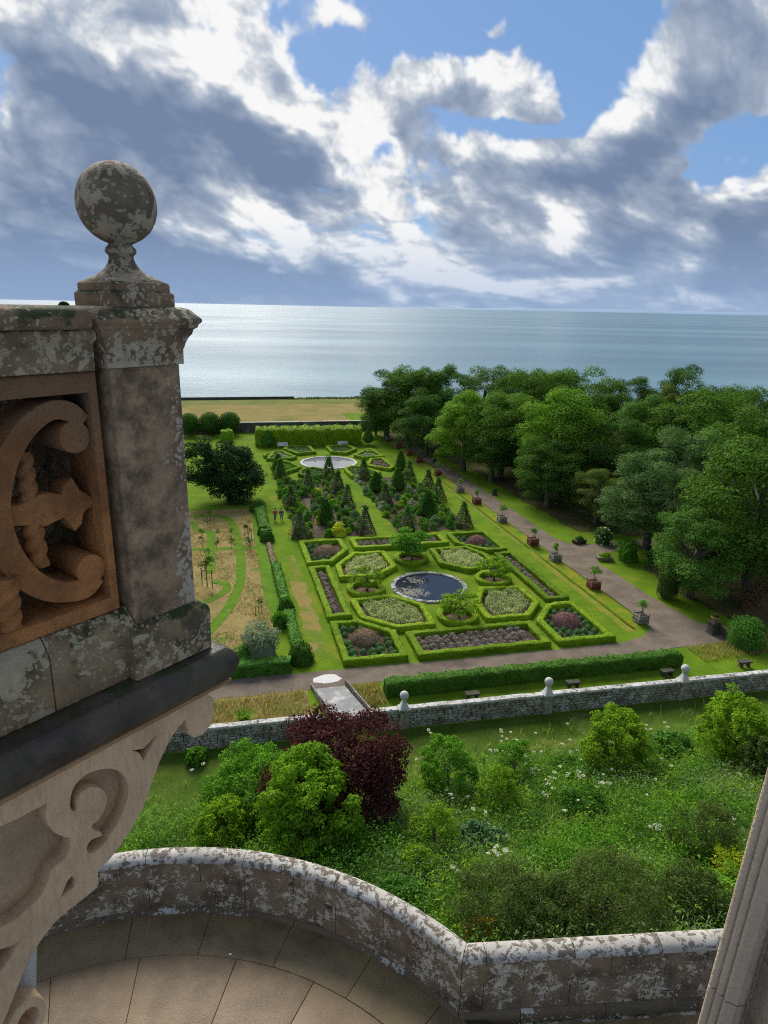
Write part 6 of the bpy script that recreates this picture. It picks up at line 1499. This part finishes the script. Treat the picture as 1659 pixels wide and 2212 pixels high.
tag(fr.build('bracken', L_green), 'bracken fronds in patches on the bank', 'bracken', kind='stuff')
# white umbels and scattered flowers
fl_ = MB(); stm = MB()
pts = [(gg.normal(1250, 110), gg.normal(1690, 45)) for _ in range(60)] + [(x_ + gg.normal(0, 14), y_ + gg.normal(0, 7)) for x_, y_ in [(gg.uniform(900, 1600), gg.uniform(1600, 1900)) for _ in range(16)] for _ in range(4)] + [(gg.normal(1190, 40), gg.normal(1710, 20)) for _ in range(14)] + [(gg.uniform(400, 620), gg.uniform(1660, 1800)) for _ in range(14)] + [(985, 1935), (1000, 1945), (975, 1925), (845, 1770), (840, 1778), (1020, 1790), (1045, 1800)]
for (x, y) in pts:
    if not (380 < x < 1650 and 1570 < y < 1995): continue
    v_, u_, t_ = on_bank(x, y); u_ -= .0; h_ = gg.uniform(.85, 1.25); c_ = W3(v_, u_, float(bank(v_, u_)) + h_); r_ = gg.uniform(.06, .14)
    m_ = 22; a = gg.uniform(0, 2 * math.pi, m_); rr_ = r_ * np.sqrt(gg.random(m_)); P = c_ + np.stack([rr_ * np.cos(a), rr_ * np.sin(a), -.25 * rr_], 1)
    fl_.leaves(P, np.tile([0, 0, 1.], (m_, 1)), .055, .9, rnd=.25, seed=int(x))
tag(fl_.build('white_umbels', L_white), 'white umbel flower heads scattered over the bank', 'flowers', kind='stuff')
# dry grass standing on the strips and in the orchard
q_ = np.vstack([np.c_[gg.uniform(-8, 5.1, 5000), gg.uniform(37.3, 41.2, 5000)], np.c_[gg.uniform(8.4, 10.3, 900), gg.uniform(38.4, 41.1, 900)], np.c_[gg.uniform(36, 48, 2500), gg.uniform(38.8, 41.1, 2500)]])
P = W3s(q_[:, 0], q_[:, 1], 0.0)
tag(MB().blades(P, .38, .035, .5, 41).build('dry_grass', L_dry), 'tall dry seeding grass on the strips along the path', 'grass', kind='stuff')
n = 16000; q_ = np.c_[gg.uniform(-14, 3.6, n), gg.uniform(46, 86, n)]; q_ = q_[fnoise(q_[:, 0], q_[:, 1], 1.1, 4) > -.2]
def near_path(q):
    ok = np.ones(len(q), bool)
    for o in bpy.data.objects:
        if o.name.startswith('mown_path'):
            co = np.empty(len(o.data.vertices) * 3, np.float32); o.data.vertices.foreach_get('co', co); co = co.reshape(-1, 3); n_ = len(co) // 2; mid = (co[:n_] + co[n_:]) / 2
            w_ = W3s(q[:, 0], q[:, 1]); d_ = np.min(np.hypot(w_[:, None, 0] - mid[None, ::2, 0], w_[:, None, 1] - mid[None, ::2, 1]), 1); ok &= d_ > .62
    return ok
q_ = q_[near_path(q_)]; P = W3s(q_[:, 0], q_[:, 1], 0.0)
tag(MB().blades(P, .30, .05, 1.1, 42).build('orchard_hay', L_dry), 'dry matted grass between the orchard trees', 'grass', kind='stuff')
